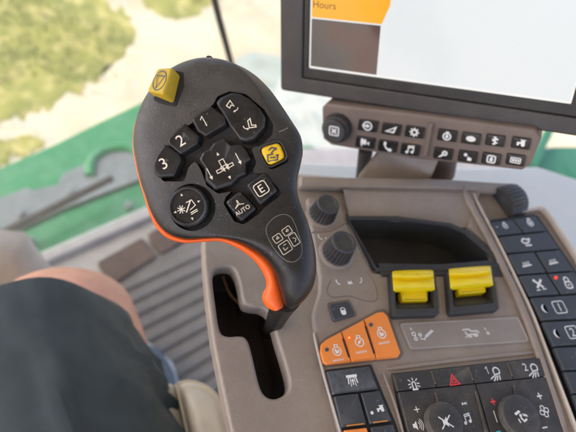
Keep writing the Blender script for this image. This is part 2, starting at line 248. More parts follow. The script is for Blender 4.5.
# ------------------------------------------------------------------ printed marks
def arc(cx, cy, r, a0, a1, n=10, ry=None):
    ry = ry or r
    return [(cx+r*math.cos(math.radians(a0+(a1-a0)*i/n)), cy+ry*math.sin(math.radians(a0+(a1-a0)*i/n))) for i in range(n+1)]
def circ(cx, cy, r, n=14): return arc(cx, cy, r, 0, 360, n)[:-1]
def box(x0, y0, x1, y1): return [(x0, y0), (x1, y0), (x1, y1), (x0, y1)]
def rbox(x0, y0, x1, y1, r): return rounded(box(x0, y0, x1, y1), r, 3)
def S(p, c=False, w=1): return ('s', p, c, w)
def Fl(p): return ('f', p)
def T(s, x=0, y=0, h=1.0): return ('t', s, x, y, h)
ENG = rounded([(-.75, -.3), (-.75, .35), (-.4, .35), (-.4, .75), (.4, .75), (.4, .35), (.75, .35), (.75, -.3), (.45, -.75), (-.45, -.75)], .2, 2)
IC = {
 'plus': [S([(-.8, 0), (.8, 0)], w=1.6), S([(0, -.8), (0, .8)], w=1.6)],
 'minus': [S([(-.8, 0), (.8, 0)], w=1.6)],
 'bar': [S([(.1, 1), (-.05, -1)])],
 'lock': [S(rbox(-.5, -.75, .5, .75, .45), True), S(arc(0, .35, .42, 0, 180)), Fl(rbox(-.5, -.75, .5, .25, .3))],
 'lock_o': [S(rbox(-.5, -.8, .5, .1, .3), True, 1.3), S([(-.35, .1)]+arc(0, .4, .35, 180, 0)+[(.35, .1)], w=1.3), Fl(circ(0, -.35, .14))],
 'moon': [Fl(arc(0, 0, .8, 70, 290, 12)+arc(.55, 0, .93, 235, 125, 8))],
 'box1': [S(rbox(-.9, -.8, .9, .8, .3), True), T('1', 0, 0, 1.1)],
 'box2': [S(rbox(-.9, -.8, .9, .8, .3), True), T('2', 0, 0, 1.1)],
 'box3': [S(rbox(-.9, -.8, .9, .8, .3), True), T('3', 0, 0, 1.1)],
 'eng': [S(circ(0, -.1, .62), True, 1.2), S([(-.25, .5), (-.25, .85), (.25, .85), (.25, .5)], w=1.2), Fl([(-.35, .1), (-.1, .3), (0, -.05), (.35, .15), (.3, -.35), (-.25, -.45)])],
 'eng2': [S(circ(0, -.1, .62), True, 1.2), S([(-.25, .5), (-.25, .85), (.25, .85), (.25, .5)], w=1.2), S([(-.3, -.4), (.05, -.05), (.3, .25)], w=1.2), Fl(circ(-.05, -.1, .2))],
 'cap': [S([(-1, .12), (-.6, -.1), (-.3, .12), (0, -.1), (.3, .12), (.6, -.1), (1, .12)], w=1.4), S([(-1, -.12), (1, -.12)], w=1.2)],
 'implement': [Fl([(-.9, .85), (.9, .85), (.9, .45), (.35, .4), (-.35, .4), (-.9, .45)]), S([(-.6, .4), (-.75, -.5)], w=1.6), S([(.6, .4), (.75, -.5)], w=1.6), S([(-.3, .4), (-.4, -.9)]), S([(.3, .4), (.4, -.9)]), Fl([(-.28, -.15), (0, .3), (.28, -.15), (.1, -.15), (.1, -.7), (-.1, -.7), (-.1, -.15)])],
 'beacon': [S([(-.28, -.7), (-.28, 0)]+arc(0, .1, .28, 180, 0, 6)+[(.28, -.7)], w=1.2), S([(-.5, -.8), (.5, -.8)], w=1.6), S([(-.5, .1), (-1, .0)]), S([(.5, .1), (1, 0)]), S([(-.45, .45), (-.8, .8)]), S([(.45, .45), (.8, .8)]), S([(0, .6), (0, 1)]), S([(-.5, -.3), (-.95, -.5)]), S([(.5, -.3), (.95, -.5)])],
 'tri': [S([(0, .85), (-.85, -.7), (.85, -.7)], True, 1.1), S([(0, .3), (-.36, -.4), (.36, -.4)], True, .8)],
 'light': [S(arc(.35, .3, .52, -40, 200)+[(-.1, -.15)], True, 1.4), S([(-.2, -.25), (-1, -.65)], w=1.3), S([(.05, -.3), (-.6, -1)], w=1.3), S([(.3, -.3), (-.1, -1)], w=1.3), S([(.6, -.25), (.45, -.95)], w=1.3)],
 'mute': [Fl([(-.45, -.25), (-.15, -.25), (.25, -.65), (.25, .65), (-.15, .25), (-.45, .25)]), S([(-.85, .75), (.85, -.75)], w=1.3), S([(-.85, -.75), (.85, .75)], w=1.3)],
 'note': [S([(-.35, -.5), (-.35, .75), (.65, .9), (.65, -.3)], w=1.5), S([(-.35, .45), (.65, .6)], w=1.5), Fl(circ(-.58, -.52, .28)), Fl(circ(.42, -.36, .28))],
 'spk': [Fl([(-1, -.3), (-.65, -.3), (-.25, -.7), (-.25, .7), (-.65, .3), (-1, .3)]), S(arc(-.3, 0, .55, -50, 50)), S(arc(-.3, 0, .85, -50, 50)), S(arc(-.3, 0, 1.15, -50, 50))],
 'skip': [Fl([(-.9, .5), (.1, 0), (-.9, -.5)]), Fl([(.1, .5), (.9, 0), (.1, -.5)]), S([(.95, -.5), (.95, .5)])],
 'fan': [S(rounded([(0, 0), (-.5, .25), (-.4, .9), (.3, .8)], .25), True, 1.2), S(rounded([(0, 0), (.25, .5), (.9, .4), (.8, -.3)], .25), True, 1.2), S(rounded([(0, 0), (.5, -.25), (.4, -.9), (-.3, -.8)], .25), True, 1.2), S(rounded([(0, 0), (-.25, -.5), (-.9, -.4), (-.8, .3)], .25), True, 1.2)],
 'airflow': [Fl([(-.9, .45), (-.1, .75), (.1, .5), (-.7, .2)]), Fl([(.2, .3), (.8, .1), (.9, -.2), (.3, 0)]), Fl(circ(-.1, .1, .2)), S([(-.2, -.1), (.1, -.6), (.6, -.4)], w=1.8), S([(-.6, -.2), (-.5, -.7)], w=1.4)],
 'tractor': [Fl([(-.8, -.1), (-.8, .25), (-.1, .3), (0, .7), (.7, .7), (.8, -.1)]), Fl(circ(.45, -.25, .38)), Fl(circ(-.55, -.3, .24)), S([(-.2, .8), (.9, .8)])],
 'tract2': [S([(-.9, 0), (-.9, .35), (-.2, .4), (-.1, .8), (.6, .8), (.7, .1)], w=1.3), S(circ(.4, -.25, .4), True, 1.3), S(circ(-.6, -.35, .25), True, 1.3), Fl([(-.1, .0), (.2, .1), (.1, -.2)])],
 'arrowc': [S(circ(0, 0, .8), True, 1.6), Fl([(-.2, .45), (.55, 0), (-.2, -.45)]), S([(-1, 0), (0, 0)], w=2)],
 'wedge': [S([(-.9, -.45), (.9, .6), (.5, -.5)], True, 2.2)],
 'gear': [S(circ(0, 0, .52), True, 2.2)]+[Fl([(math.cos(a-.2)*.6, math.sin(a-.2)*.6), (math.cos(a-.14)*.95, math.sin(a-.14)*.95), (math.cos(a+.14)*.95, math.sin(a+.14)*.95), (math.cos(a+.2)*.6, math.sin(a+.2)*.6)]) for a in [i*PI/4 for i in range(8)]],
 'camera': [Fl(rbox(-.8, -.35, .3, .35, .1)), Fl(circ(-.5, .5, .3)), Fl(circ(.05, .45, .25)), Fl([(.35, 0), (.85, .4), (.85, -.4)]), S([(-.7, -.4), (-.5, -.8)], w=1.4)],
 'phone': [Fl(rounded([(-.75, .85), (-.35, .95), (-.2, .45), (-.42, .25), (-.1, -.25), (.2, -.42), (.42, -.22), (.9, -.45), (.8, -.85), (.35, -.95), (-.35, -.45), (-.8, .3)], .12, 2))],
 'drop': [S(circ(0, -.15, .72), True, 1.8), Fl([(0, .55), (-.35, -.2), (-.2, -.5), (.2, -.5), (.35, -.2)]), S([(-.3, .75), (.3, .75)], w=1.8)],
 'disc': [Fl(arc(0, 0, .95, 0, 360, 20, .6)[:-1])],
 'valve': [S([(-.4, .8), (.4, .4), (-.4, 0), (.4, -.4), (-.4, -.8)], w=1.8), S([(0, .9), (0, -.9)], w=1.8), S([(-.6, .3), (.6, .3)], w=1.3)],
 'wrench': [S(circ(.3, .25, .38), True, 2.2), Fl([(-.9, -.75), (-.05, .15), (.2, -.2), (-.4, -.7)])],
 'hitch': [Fl(circ(-.45, .4, .35)), Fl([(0, -.75), (0, .05), (.35, .05), (.45, -.1), (.8, -.1), (.8, -.75)])],
 'seatic': [S(rbox(-.75, -.75, .75, .75, .35), True, 1.8), Fl([(-.3, -.5), (-.3, .1), (-.15, .5), (.2, .5), (.3, .1), (.3, -.5)])],
 'iso': [S(rbox(-.95, -.55, .95, .55, .15), True, 1.3), Fl(box(-.7, -.3, -.25, .3)), Fl(box(-.12, -.3, .25, .3)), Fl(box(.4, -.3, .72, .3))],
 'xbox': [S(rbox(-.8, -.75, .8, .75, .25), True, 1.6), S([(-.4, .4), (.4, -.4)], w=2.2), S([(-.4, -.4), (.4, .4)], w=2.2)],
 'boom': [S([(.95, .75), (-.1, -.15)], w=2.4), S([(-.1, -.15), (-.4, -.6), (-.9, -.35)], w=1.4), S([(-.75, -.2), (-.75, .6)]), S([(-1, .2), (-.5, .2)]), S([(-.95, .45), (-.55, 0)]), S([(-.55, .45), (-.95, 0)])],
 'header': [S([(-.95, .6), (-.2, .6), (.1, .25), (.7, .25), (.9, -.1)], w=1.6), S([(-.7, .3), (-.6, -.2), (.2, -.2)], w=1.4), Fl(circ(-.3, -.45, .24)), Fl(circ(.4, -.35, .32)), S([(-.9, -.6), (-.1, -.1)])],
 'pins': [S([(-.9, -.6), (.9, -.3)], w=1.6)]+[S([(x, -.45+x*.15), (x+.18, .35+x*.15)], w=.9) for x in (-.65, -.3, .05, .4)],
 'xtool': [S([(-.6, .6), (.55, -.55)], w=2.2), S([(-.6, -.55), (.6, .6)], w=2.2), Fl(circ(-.6, .6, .25)), Fl(circ(.6, .6, .2)), S([(-.9, -.9), (-.2, -.85)]), S([(.2, -.8), (.9, -.75)])],
 'flap': [S(rounded([(-.8, 0), (-.3, .5), (.3, .3), (.9, .5), (.3, -.2), (-.4, -.3)], .2), True, 1.6), S([(-.4, -.65), (.7, -.6)], w=1.6)],
 'one': [S([(-.45, .5), (.1, .95), (.1, -.95)], w=1.3)], 'two': [T('2', 0, 0, 2)], 'three': [T('3', 0, 0, 2)],
 'stop': [S(circ(0, 0, .95, 24), True), S([(-.55, .5), (.62, .45), (-.25, -.75)], True)],
 'stag': [S([(-1, .2), (-1, -.2)]), S(circ(0, -.05, .12), True)],
 'ebox': [S(rbox(-.85, -.85, .85, .85, .4), True, 1.2), T('E', 0, 0, 1.05)],
 'auto': [S([(.05, .95), (-.12, .35), (-.75, .0)], w=1.1), S([(.12, .9), (.1, .25), (.7, -.05)], w=1.1), S([(-.75, 0), (.0, .25), (.7, -.05)], w=1.1), T('AUTO', 0, -.72, .6)],
 'lift': [S([(-.15, .85), (-.75, .35), (-.45, 0), (-.15, .3), (.15, .1)], True, 1.2), S(arc(.1, 0, .5, -20, -100, 6), w=1), Fl([(-.15, -.55), (.15, -.35), (.1, -.65)])],
 'lower': [S([(-.1, .6), (.25, .8), (.25, -.1), (.75, -.2), (.75, -.45), (-.1, -.35)], True, 1.2), S(arc(-.3, .1, .5, 180, 260, 6), w=1), Fl([(-.4, -.6), (-.15, -.4), (-.4, -.25)])],
 'yel': [S([(-.75, -.85), (-.6, .0), (.2, .0)], w=1.4), S([(-.75, -.85), (.55, -.85), (.75, -.25), (.45, -.25)], w=1.4), S([(-.35, -.4), (.4, -.5)], w=1.4), S([(-.35, .6), (.15, .9), (.6, .65)], w=1.4), S([(-.1, .15), (.6, .65)], w=1.3), Fl([(.35, .75), (.8, .8), (.7, .35)])],
 'combine': [Fl([(-.12, .98), (.12, .98), (0, 1.25)]), Fl([(-.12, -1.0), (.12, -1.0), (0, -1.28)]), S(box(-.2, .0, .2, .55), True, 1), S(box(-.75, -.35, -.15, -.1), True, 1), S(box(.15, -.35, .75, -.1), True, 1), S(box(-.3, -.25, .3, 0), True, 1), S([(-.1, -.1), (-.1, -.5)]), S([(.25, -.1), (.25, -.5)]), S([(-1.35, .45), (-1.35, -.3)]), Fl([(-1.5, -.3), (-1.2, -.3), (-1.35, -.62)]), S([(1.35, .45), (1.35, -.3)]), Fl([(1.2, -.3), (1.5, -.3), (1.35, -.62)])],
 'reel': [S([(-.75, 0), (-.15, 0)]), S([(-.45, -.3), (-.45, .3)]), S([(-.66, -.22), (-.24, .22)]), S([(-.66, .22), (-.24, -.22)]), S([(-.2, -.35), (.45, .35)], w=1.4), S([(.1, -.3), (.6, -.15), (.5, .3), (.05, .3)], w=1), S([(.05, -.5), (.6, -.45)]), S([(.05, -.62), (.6, -.57)]), Fl([(-.08, .85), (.08, .85), (0, 1.05)]), Fl([(-.08, -.85), (.08, -.85), (0, -1.05)]), Fl([(.85, -.08), (.85, .08), (1.05, 0)]), Fl([(-.85, -.08), (-.85, .08), (-1.05, 0)])],
 'rows': [S([(-.5, .6), (-.5, -.6)], w=1)],
}
def ribbon(bm, fr, pts, w, h, closed):
    n = len(pts); P = [V3((*p, 0)) for p in pts]; L_, R_ = [], []
    for i in range(n):
        a = P[i-1] if (i > 0 or closed) else None; b = P[(i+1) % n] if (i < n-1 or closed) else None
        d1 = (P[i]-a).normalized() if a is not None and (P[i]-a).length > 1e-12 else None
        d2 = (b-P[i]).normalized() if b is not None and (b-P[i]).length > 1e-12 else None
        d1 = d1 or d2; d2 = d2 or d1
        if d1 is None: return
        n1 = V3((-d1.y, d1.x, 0)); n2 = V3((-d2.y, d2.x, 0)); m = n1+n2
        if m.length < .3: m = n1.copy()
        m.normalize(); k = w/2/max(.5, m.dot(n1))
        L_.append(bm.verts.new(fr(*(P[i]+m*k).xy, h))); R_.append(bm.verts.new(fr(*(P[i]-m*k).xy, h)))
    for i in range(n if closed else n-1):
        j = (i+1) % n; bm.faces.new((L_[i], L_[j], R_[j], R_[i]))
_txt = {}
def text_mesh(s):
    if s not in _txt:
        cu = bpy.data.curves.new('txt', 'FONT'); cu.body = s; cu.align_x = 'CENTER'; cu.align_y = 'CENTER'; cu.size = 1; cu.resolution_u = 3
        o = bpy.data.objects.new('t', cu); C.objects.link(o)
        me = bpy.data.meshes.new_from_object(o.evaluated_get(bpy.context.evaluated_depsgraph_get())); bpy.data.objects.remove(o)
        xs = [v.co.x for v in me.vertices]; ys = [v.co.y for v in me.vertices]
        cx, cy, hh = (min(xs)+max(xs))/2, (min(ys)+max(ys))/2, max(ys)-min(ys)
        _txt[s] = ([((v.co.x-cx)/hh, (v.co.y-cy)/hh) for v in me.vertices], [tuple(p.vertices) for p in me.polygons])
    return _txt[s]
def icon(fr, px, py, size, key, m, parent, h, ang=0, lw=.16, name='symbol', sx=1.0, label=None, on=None):
    lw = lw*.78; bv_ = None
    if on is not None:
        q_ = bmesh.new(); q_.from_mesh(on.data); bmesh.ops.transform(q_, matrix=Matrix.Translation(rootloc(on)), verts=q_.verts); bv_ = BVHTree.FromBMesh(q_); q_.free()
    """size: half height in photo pixels"""
    u0, v0 = fr.uv(px, py, h); u1, v1 = fr.uv(px+size, py, h); s = math.hypot(u1-u0, v1-v0); a = math.radians(ang)
    def f(x, y, hh):
        x, y = x*s*sx, y*s; p = fr.w(u0+x*math.cos(a)-y*math.sin(a), v0+x*math.sin(a)+y*math.cos(a), hh)
        if bv_:
            ht = bv_.ray_cast(p+fr.z*.01, -fr.z)
            if ht[0] is not None: p = ht[0]+fr.z*(.00025+hh-h)
        return p
    bm = bmesh.new(); hh = h+.00006
    for k, e in enumerate(IC[key] if isinstance(key, str) else key):
        hk = hh+k*.000004
        if e[0] == 's': ribbon(bm, f, e[1], lw*e[3], hk, e[2])
        elif e[0] == 'f':
            try: bm.faces.new([bm.verts.new(f(*p, hk)) for p in e[1]])
            except ValueError: pass
        else:
            vs, fs = text_mesh(e[1]); bv = [bm.verts.new(f(e[2]+x*e[4], e[3]+y*e[4], hk)) for x, y in vs]
            for q in fs:
                try: bm.faces.new([bv[i] for i in q])
                except ValueError: pass
    bmesh.ops.triangulate(bm, faces=[x for x in bm.faces if len(x.verts) > 4])
    me = bpy.data.meshes.new(name); bm.to_mesh(me); bm.free()
    o = link(name, me, m, parent, smooth=False)
    if label: o['label'] = label
    return o
def led(fr, px, py, r, h, parent, m='led_off'):
    o = slab('indicator_light', fr, ell(px, py, r, n=14), h-.0003, h+.00025, m, parent, bev=.0001)
    return o
def lathe(fr, u, v, prof, m, name, parent, n=72, flutes=0, fdepth=0, fz=(0, 1), sx=1):
    """prof: list of (radius, height); fluted between heights fz"""
    bm = bmesh.new(); rings = []
    for r, z in prof:
        ring = []
        for i in range(n):
            a = 2*PI*i/n; q = r
            if flutes and fz[0] <= z <= fz[1]: q = r - fdepth*(.5-.5*math.cos(a*flutes))
            ring.append(bm.verts.new(fr.w(u+q*math.cos(a), v+q*math.sin(a), z)))
        rings.append(ring)
    for a, b in zip(rings, rings[1:]):
        for i in range(n): bm.faces.new((a[i], a[(i+1) % n], b[(i+1) % n], b[i]))
    bm.faces.new(rings[0]); bm.faces.new(rings[-1])
    return bm_obj(name, bm, m, parent, angle=40)
def tube(name, pts, rad, m, parent=None, n=14, ring=False):
    bm = bmesh.new(); rings = []; P = [V3(p) for p in pts]; up = V3((.13, .31, .94)); N_ = len(P)
    for i, p in enumerate(P):
        d = (P[min(i+1, N_-1)]-P[max(i-1, 0)]).normalized(); x = d.cross(up).normalized(); y = x.cross(d)
        r = rad[i] if isinstance(rad, (list, tuple)) else rad
        rings.append([bm.verts.new(p+(x*math.cos(t)+y*math.sin(t))*r) for t in (2*PI*k/n for k in range(n))])
    for a, b in zip(rings, rings[1:]):
        for i in range(n): bm.faces.new((a[i], a[(i+1) % n], b[(i+1) % n], b[i]))
    bm.faces.new(rings[0]); bm.faces.new(rings[-1])
    return bm_obj(name, bm, m, parent, angle=60)
def loft(name, fr, secs, m, parent, n=44, steps=4, crease=None):
    """secs: (Lpx, Rpx, h0, front, back, power)"""
    rows = []
    for l, r, h, tf, tb, p in secs:
        rows.append((*fr.uv(*l, h), *fr.uv(*r, h), h, tf, tb, p))
    out = []
    for i in range(len(rows)-1):
        g = lambda k: rows[max(0, min(len(rows)-1, k))]
        for k in range(steps):
            t = k/steps
            out.append([.5*((2*b)+(c-a)*t+(2*a-5*b+4*c-d)*t*t+(3*b-a-3*c+d)*t**3) for a, b, c, d in zip(g(i-1), g(i), g(i+1), g(i+2))])
    out.append(list(rows[-1]))
    bm = bmesh.new(); rings = []
    for lu, lv, ru, rv, h, tf, tb, p in out:
        ring = []
        cr_ = crease(rv) if crease else 0
        for k in range(n):
            t = 2*PI*(k+.5)/n; c, s = math.cos(t), math.sin(t)
            pw = (p if c < 0 else (p-(1.2-3*cr_)*max(0, min(1, (p-2.9)/1.3)))) if s > 0 else 2.3
            x = math.copysign(abs(c)**(2/pw), c); y = math.copysign(abs(s)**(2/pw), s)*(tf if s > 0 else tb)
            if s > 0 and x > .78: y *= 1-.60*cr_*min(1, (x-.78)/.2)**1.2
            q = (x+1)/2; ring.append(bm.verts.new(fr.w(lu+(ru-lu)*q, lv+(rv-lv)*q, h+y)))
        rings.append(ring)
    for a, b in zip(rings, rings[1:]):
        for i in range(n): bm.faces.new((a[i], a[(i+1) % n], b[(i+1) % n], b[i]))
    bm.faces.new(rings[0]); bm.faces.new(rings[-1])
    return bm_obj(name, bm, m, parent, angle=60)
def cut(o, fr, loops_px, z0, z1, r, bev=.0002):
    for lp, rad in loops_px:
        me = slab_mesh([rounded(fr.many(lp, z1), rad)], fr, z0, z1, bev, 1)
        if o.parent: me.transform(Matrix.Translation(-rootloc(o.parent)))
        k = bpy.data.objects.new('cutter', me); C.objects.link(k)
        if o.parent: k.location = rootloc(o.parent)
        md = o.modifiers.new('b', 'BOOLEAN'); md.object = k; md.operation = 'DIFFERENCE'; md.solver = 'EXACT'
        dg = bpy.context.evaluated_depsgraph_get(); me2 = bpy.data.meshes.new_from_object(o.evaluated_get(dg))
        o.modifiers.clear(); o.data = me2; bpy.data.objects.remove(k)
    o.data.set_sharp_from_angle(angle=math.radians(38))

# ================================================================== ARMREST CONSOLE
con = thing('armrest_console', 'taupe tractor armrest console full of keys, knobs and a joystick slot', 'armrest', (.15, .12, -.08))
SLOT = [(213, 278), (217, 268.5), (226, 266), (234, 269), (239.5, 283), (243, 301), (251, 306), (263, 308), (271, 316), (278, 341), (288.5, 377), (287.5, 391), (277, 398), (267, 396), (260, 385), (252, 352), (248, 340), (242, 335.5), (227, 335.5), (220, 329), (216, 305)]
BIN = [(350, 219), (396, 219.5), (449, 226), (465, 233), (500, 263.5), (443, 268), (377, 267)]
body = slab('console_body', G, [(203, 236), (204, 262), (207, 297), (212.6, 340), (221, 383), (233, 440), (262, 600), (735, 600), (620, 345), (577, 254), (549.5, 214), (541, 208.5), (522, 211), (517, 186), (440, 181), (345, 179.5), (290, 177), (240, 176)],
            -.011, 0, 'taupe', con, bev=.0021, r=[.01, 0, 0, 0, 0, 0, .01, .01, 0, 0, .006, .003, .002, .004, 0, 0, 0, .01], res=4,
            holes=[(crom(SLOT, 5, closed=True), 0), ([(346, 215), (397, 215), (452, 222), (470, 229), (513, 270), (443, 271), (373, 270)], .002), ([(394, 286), (437.5, 285), (440, 316), (396, 317)], .001), ([(451, 284), (495.5, 281), (500, 312), (453, 315)], .001)])
LB = [(243, 262), (250, 300), (262, 360), (285, 440), (300, 500), (470, 520), (640, 500), (620, 345), (577, 258), (517, 200), (345, 190), (270, 195)]
slab('under_body', G, [G and p for p in LB][:0] or [(345, 262), (348, 300), (352, 360), (362, 440), (385, 600), (700, 600), (620, 345), (572, 262), (515, 205), (345, 192), (290, 195)], -.16, -.042, 'taupe', con, bev=.006, r=.01)
# far rim that stands up behind the storage bin
slab('rear_rim', G, [(300, 175), (345, 176.5), (440, 178), (519, 183), (524, 192), (470, 190), (440, 188.5), (345, 187), (300, 185.5)], .0002, .0065, 'taupe', con, bev=.0022, r=.002, res=3)
bm = bmesh.new()
q = [W(352, 188.5, .0052), W(467, 190, .0052), W(458, 221.5, .0012), W(362, 216.5, .0012)]
q2 = [W(343, 189, .0062), W(480, 191.5, .0062), W(469, 228, .0004), W(349, 217.5, .0004)]
va = [bm.verts.new(p) for p in q]; vb = [bm.verts.new(p) for p in q2]
bm.faces.new(va)
for i in range(4): bm.faces.new((vb[i], vb[(i+1) % 4], va[(i+1) % 4], va[i]))
bm_obj('rear_slope', bm, 'taupe', con, smooth=False)
# raised right-hand panel
PANEL = [(306, 196), (311, 228), (316, 256), (319.5, 276), (319, 292), (315, 304), (312.5, 314), (313.5, 325), (318, 345), (326, 378), (336, 418), (350, 500), (610, 500), (577, 432), (549, 372), (528, 318), (504, 274), (484, 232), (474, 214), (469, 228), (506, 266), (514, 300), (448, 318), (385, 322), (374, 269), (349, 218), (343, 197)]
P1 = [(394.5, 286), (437, 285), (438.5, 312), (396, 313)]
P2 = [(451, 283.5), (495, 280.5), (497.5, 308), (453, 311.5)]
RPANEL = [(306, 196), (311, 228), (316, 256), (319.5, 276), (319, 292), (315, 304), (312.5, 314), (313.5, 325), (318, 345), (326, 378), (336, 418), (382, 600), (652, 600), (577, 432), (549, 372), (528, 318), (504, 274), (484, 232), (472, 210), (468, 226), (509, 262.5), (498, 268), (443, 273), (373, 272), (346, 220), (340, 200)]
slab('raised_panel', G, RPANEL, -.002, .0032, 'taupe', con, bev=.0022, r=[.004, 0, 0, 0, 0, 0, 0, 0, 0, 0, 0, .004, .004, 0, 0, 0, 0, 0, .003, .002, .002, .002, .002, .002, .002, .004], res=4,
     holes=[(P1, .001), (P2, .001)])
PZ = .0032
# border ridges of the panel
def ridge(px, w, z0, z1, name='trim_ridge', m='taupe', bev=None, parent=con, fr=G):
    c = crom(fr.many(px, z1), 5); lft, rgt = [], []
    for i, p in enumerate(c):
        a, b = c[max(0, i-1)], c[min(len(c)-1, i+1)]; d = V3((b[0]-a[0], b[1]-a[1], 0)).normalized()
        e_ = min(i, len(c)-1-i)/max(1, len(c)-1); w_ = w*(min(1, .45+e_*7) if len(c) > 12 else 1)
        lft.append((p[0]-d.y*w_/2, p[1]+d.x*w_/2)); rgt.append((p[0]+d.y*w_/2, p[1]-d.x*w_/2))
    return slab(name, fr, lft+rgt[::-1], z0, z1, m, parent, bev=bev or w*.45, res=3, uvs=True)
ridge([(463, 184), (473, 204), (486, 228), (503, 262), (521, 300), (536, 338), (548, 374), (558, 404), (572, 450)], .0052, .002, .0068)
ridge([(474, 193), (483, 211), (491, 226), (503, 249), (518, 280), (533, 312), (545, 343), (556, 372), (570, 408), (586, 450)], .0018, .001, .0062, m='lip')
ridge([(523, 211), (541, 206.5), (549, 212), (562, 231), (577, 254), (600, 296)], .0022, .0, .0052, m='lip')
ridge([(384, 373), (392, 394), (399, 415), (408, 450)], .0014, .002, .0052)
ridge([(314, 332), (319, 354), (327, 384), (337, 418), (346, 450)], .0013, .0026, .0044, m='border')  # pale colour paints the soft highlight along the panel's left edge
# inset borders round the two knobs
for pts in ([(312, 232), (330, 231), (347, 223), (352, 226)], [(331, 280), (327, 290), (332, 297), (350, 296), (366, 301), (377, 299), (375, 284), (367, 271)]):
    ridge(pts, .0007, .002, PZ+.0002, name='engraved_line', m='taupe_dark')

# storage bin
def cup(name, px, ztop, depth, m, parent, fr=G, shrink=.85, rim=None, wall=.001):
    top = rounded(fr.many(px, ztop), .003); cx = sum(p[0] for p in top)/len(top); cy = sum(p[1] for p in top)/len(top)
    bm = bmesh.new(); levels = ((1.02, ztop), (1.0, ztop-.001), (.97, ztop-depth*.5), (shrink+.03, ztop-depth*.93), (shrink, ztop-depth))
    rings = [[bm.verts.new(fr.w(cx+(p[0]-cx)*s, cy+(p[1]-cy)*s, z)) for p in top] for s, z in levels]
    n = len(top)
    for a, b in zip(rings, rings[1:]):
        for i in range(n): bm.faces.new((a[i], a[(i+1) % n], b[(i+1) % n], b[i]))
    bm.faces.new(rings[-1]); bmesh.ops.recalc_face_normals(bm, faces=bm.faces); bmesh.ops.reverse_faces(bm, faces=bm.faces)
    me = bpy.data.meshes.new(name); bm.to_mesh(me); bm.free(); o = link(name, me, m, parent, angle=45); return o
cup('storage_bin', [(347, 217), (397, 217), (450, 224), (469, 231), (511, 268), (443, 269.5), (374, 268.5)], -.001, .027, 'bin', con, shrink=.94)
slab('bin_rim', G, [(345.5, 215.5), (397, 215.5), (451, 222.5), (469, 230.5), (509, 265), (500, 267.5), (443, 271), (377, 271)], .0025, .0050, 'rubber', con, bev=.001, r=.002,
     holes=[(BIN, .002)])
slab('rubber_ledge', G, [(378, 262.5), (440, 264), (499, 259), (515, 274), (505, 276), (443, 275.5), (382, 276)], -.012, .0044, 'rubber', con, bev=.001, r=.001)

# slot interior
cup('slot_lining', [(209, 274), (216, 262), (240, 262), (247, 298), (270, 302), (278, 325), (292, 378), (290, 396), (276, 402), (262, 398), (246, 342), (222, 340), (212, 310)], -.006, .026, 'slotw', con, shrink=.84)
tube('cable', crom([tuple(W(223, 276, -.02)), tuple(W(229, 292, -.022)), tuple(W(240, 304, -.023)), tuple(W(257, 311, -.022)), tuple(W(275, 312, -.02))], 6), .0011, 'cable', con)

# encoder knobs
def knob(px, py, rb, rt, h, name='rotary_knob', label=None, z0=PZ, fr=G, m='knob', fl=22, dish=True, collar=True):
    u, v = fr.uv(px, py, z0+h); du = fr.uv(px+rt, py, z0+h); r = math.hypot(du[0]-u, du[1]-v); R = r*rb/rt
    if collar:
        lathe(fr, u, v, [(R*1.22, z0-.001), (R*1.22, z0+.0006), (R*1.12, z0+.0012), (R*1.0, z0+.0013)], 'taupe', 'knob_collar', con)
    k = lathe(fr, u, v, [(R, z0), (R*1.01, z0+.001), (R, z0+.0022), (r*1.0, z0+h-.0022), (r*.97, z0+h-.0008), (r*.88, z0+h), (r*.72, z0+h+.0001), (r*.66, z0+h-.0006), (r*.3, z0+h-.0009)], m, name, con, flutes=fl, n=fl*6, fdepth=r*.15, fz=(z0+.0015, z0+h-.0018))
    if label: k['label'] = label
    return k
knob(328.5, 203.5, 12.6, 11.2, .0130, label='upper ribbed black rotary knob')
knob(344.5, 241.5, 14.2, 12.4, .0145, label='lower ribbed black rotary knob')
icon(G, 322, 236, 4, [S(arc(0, 0, .9, 170, 260)), S([(-.9, .4), (-.9, .1)], w=1.5), Fl(circ(.8, -.6, .2))], 'white', con, PZ, lw=.3)
icon(G, 340, 281, 4, [S(arc(0, 0, .9, 170, 260)), S([(-.9, .4), (-.9, .1)], w=1.5)], 'white', con, PZ, lw=.3)
icon(G, 350, 282.5, 3, [Fl([(-.8, -.6), (-.6, .6), (0, .1), (.5, .7), (.8, -.5)])], 'white', con, PZ)
icon(G, 358, 279.5, 4, [S(arc(0, 0, .9, 10, -80)), S([(.9, .4), (.9, .1)], w=1.5)], 'white', con, PZ, lw=.3)
# thumbwheel on the far right corner
TF = Frame(W(507, 203, .0), XC.cross(V3((0, 0, 0))) if False else V3((-.25, 1, 0)), V3((0, 0, 1)))
wheel = lathe(TF, 0, 0, [(.004, -.0085), (.0125, -.0085), (.0137, -.0075), (.0137, .0075), (.0125, .0085), (.004, .0085)], 'knob', 'thumbwheel', con, flutes=30, n=180, fdepth=.0010, fz=(-.0076, .0076))

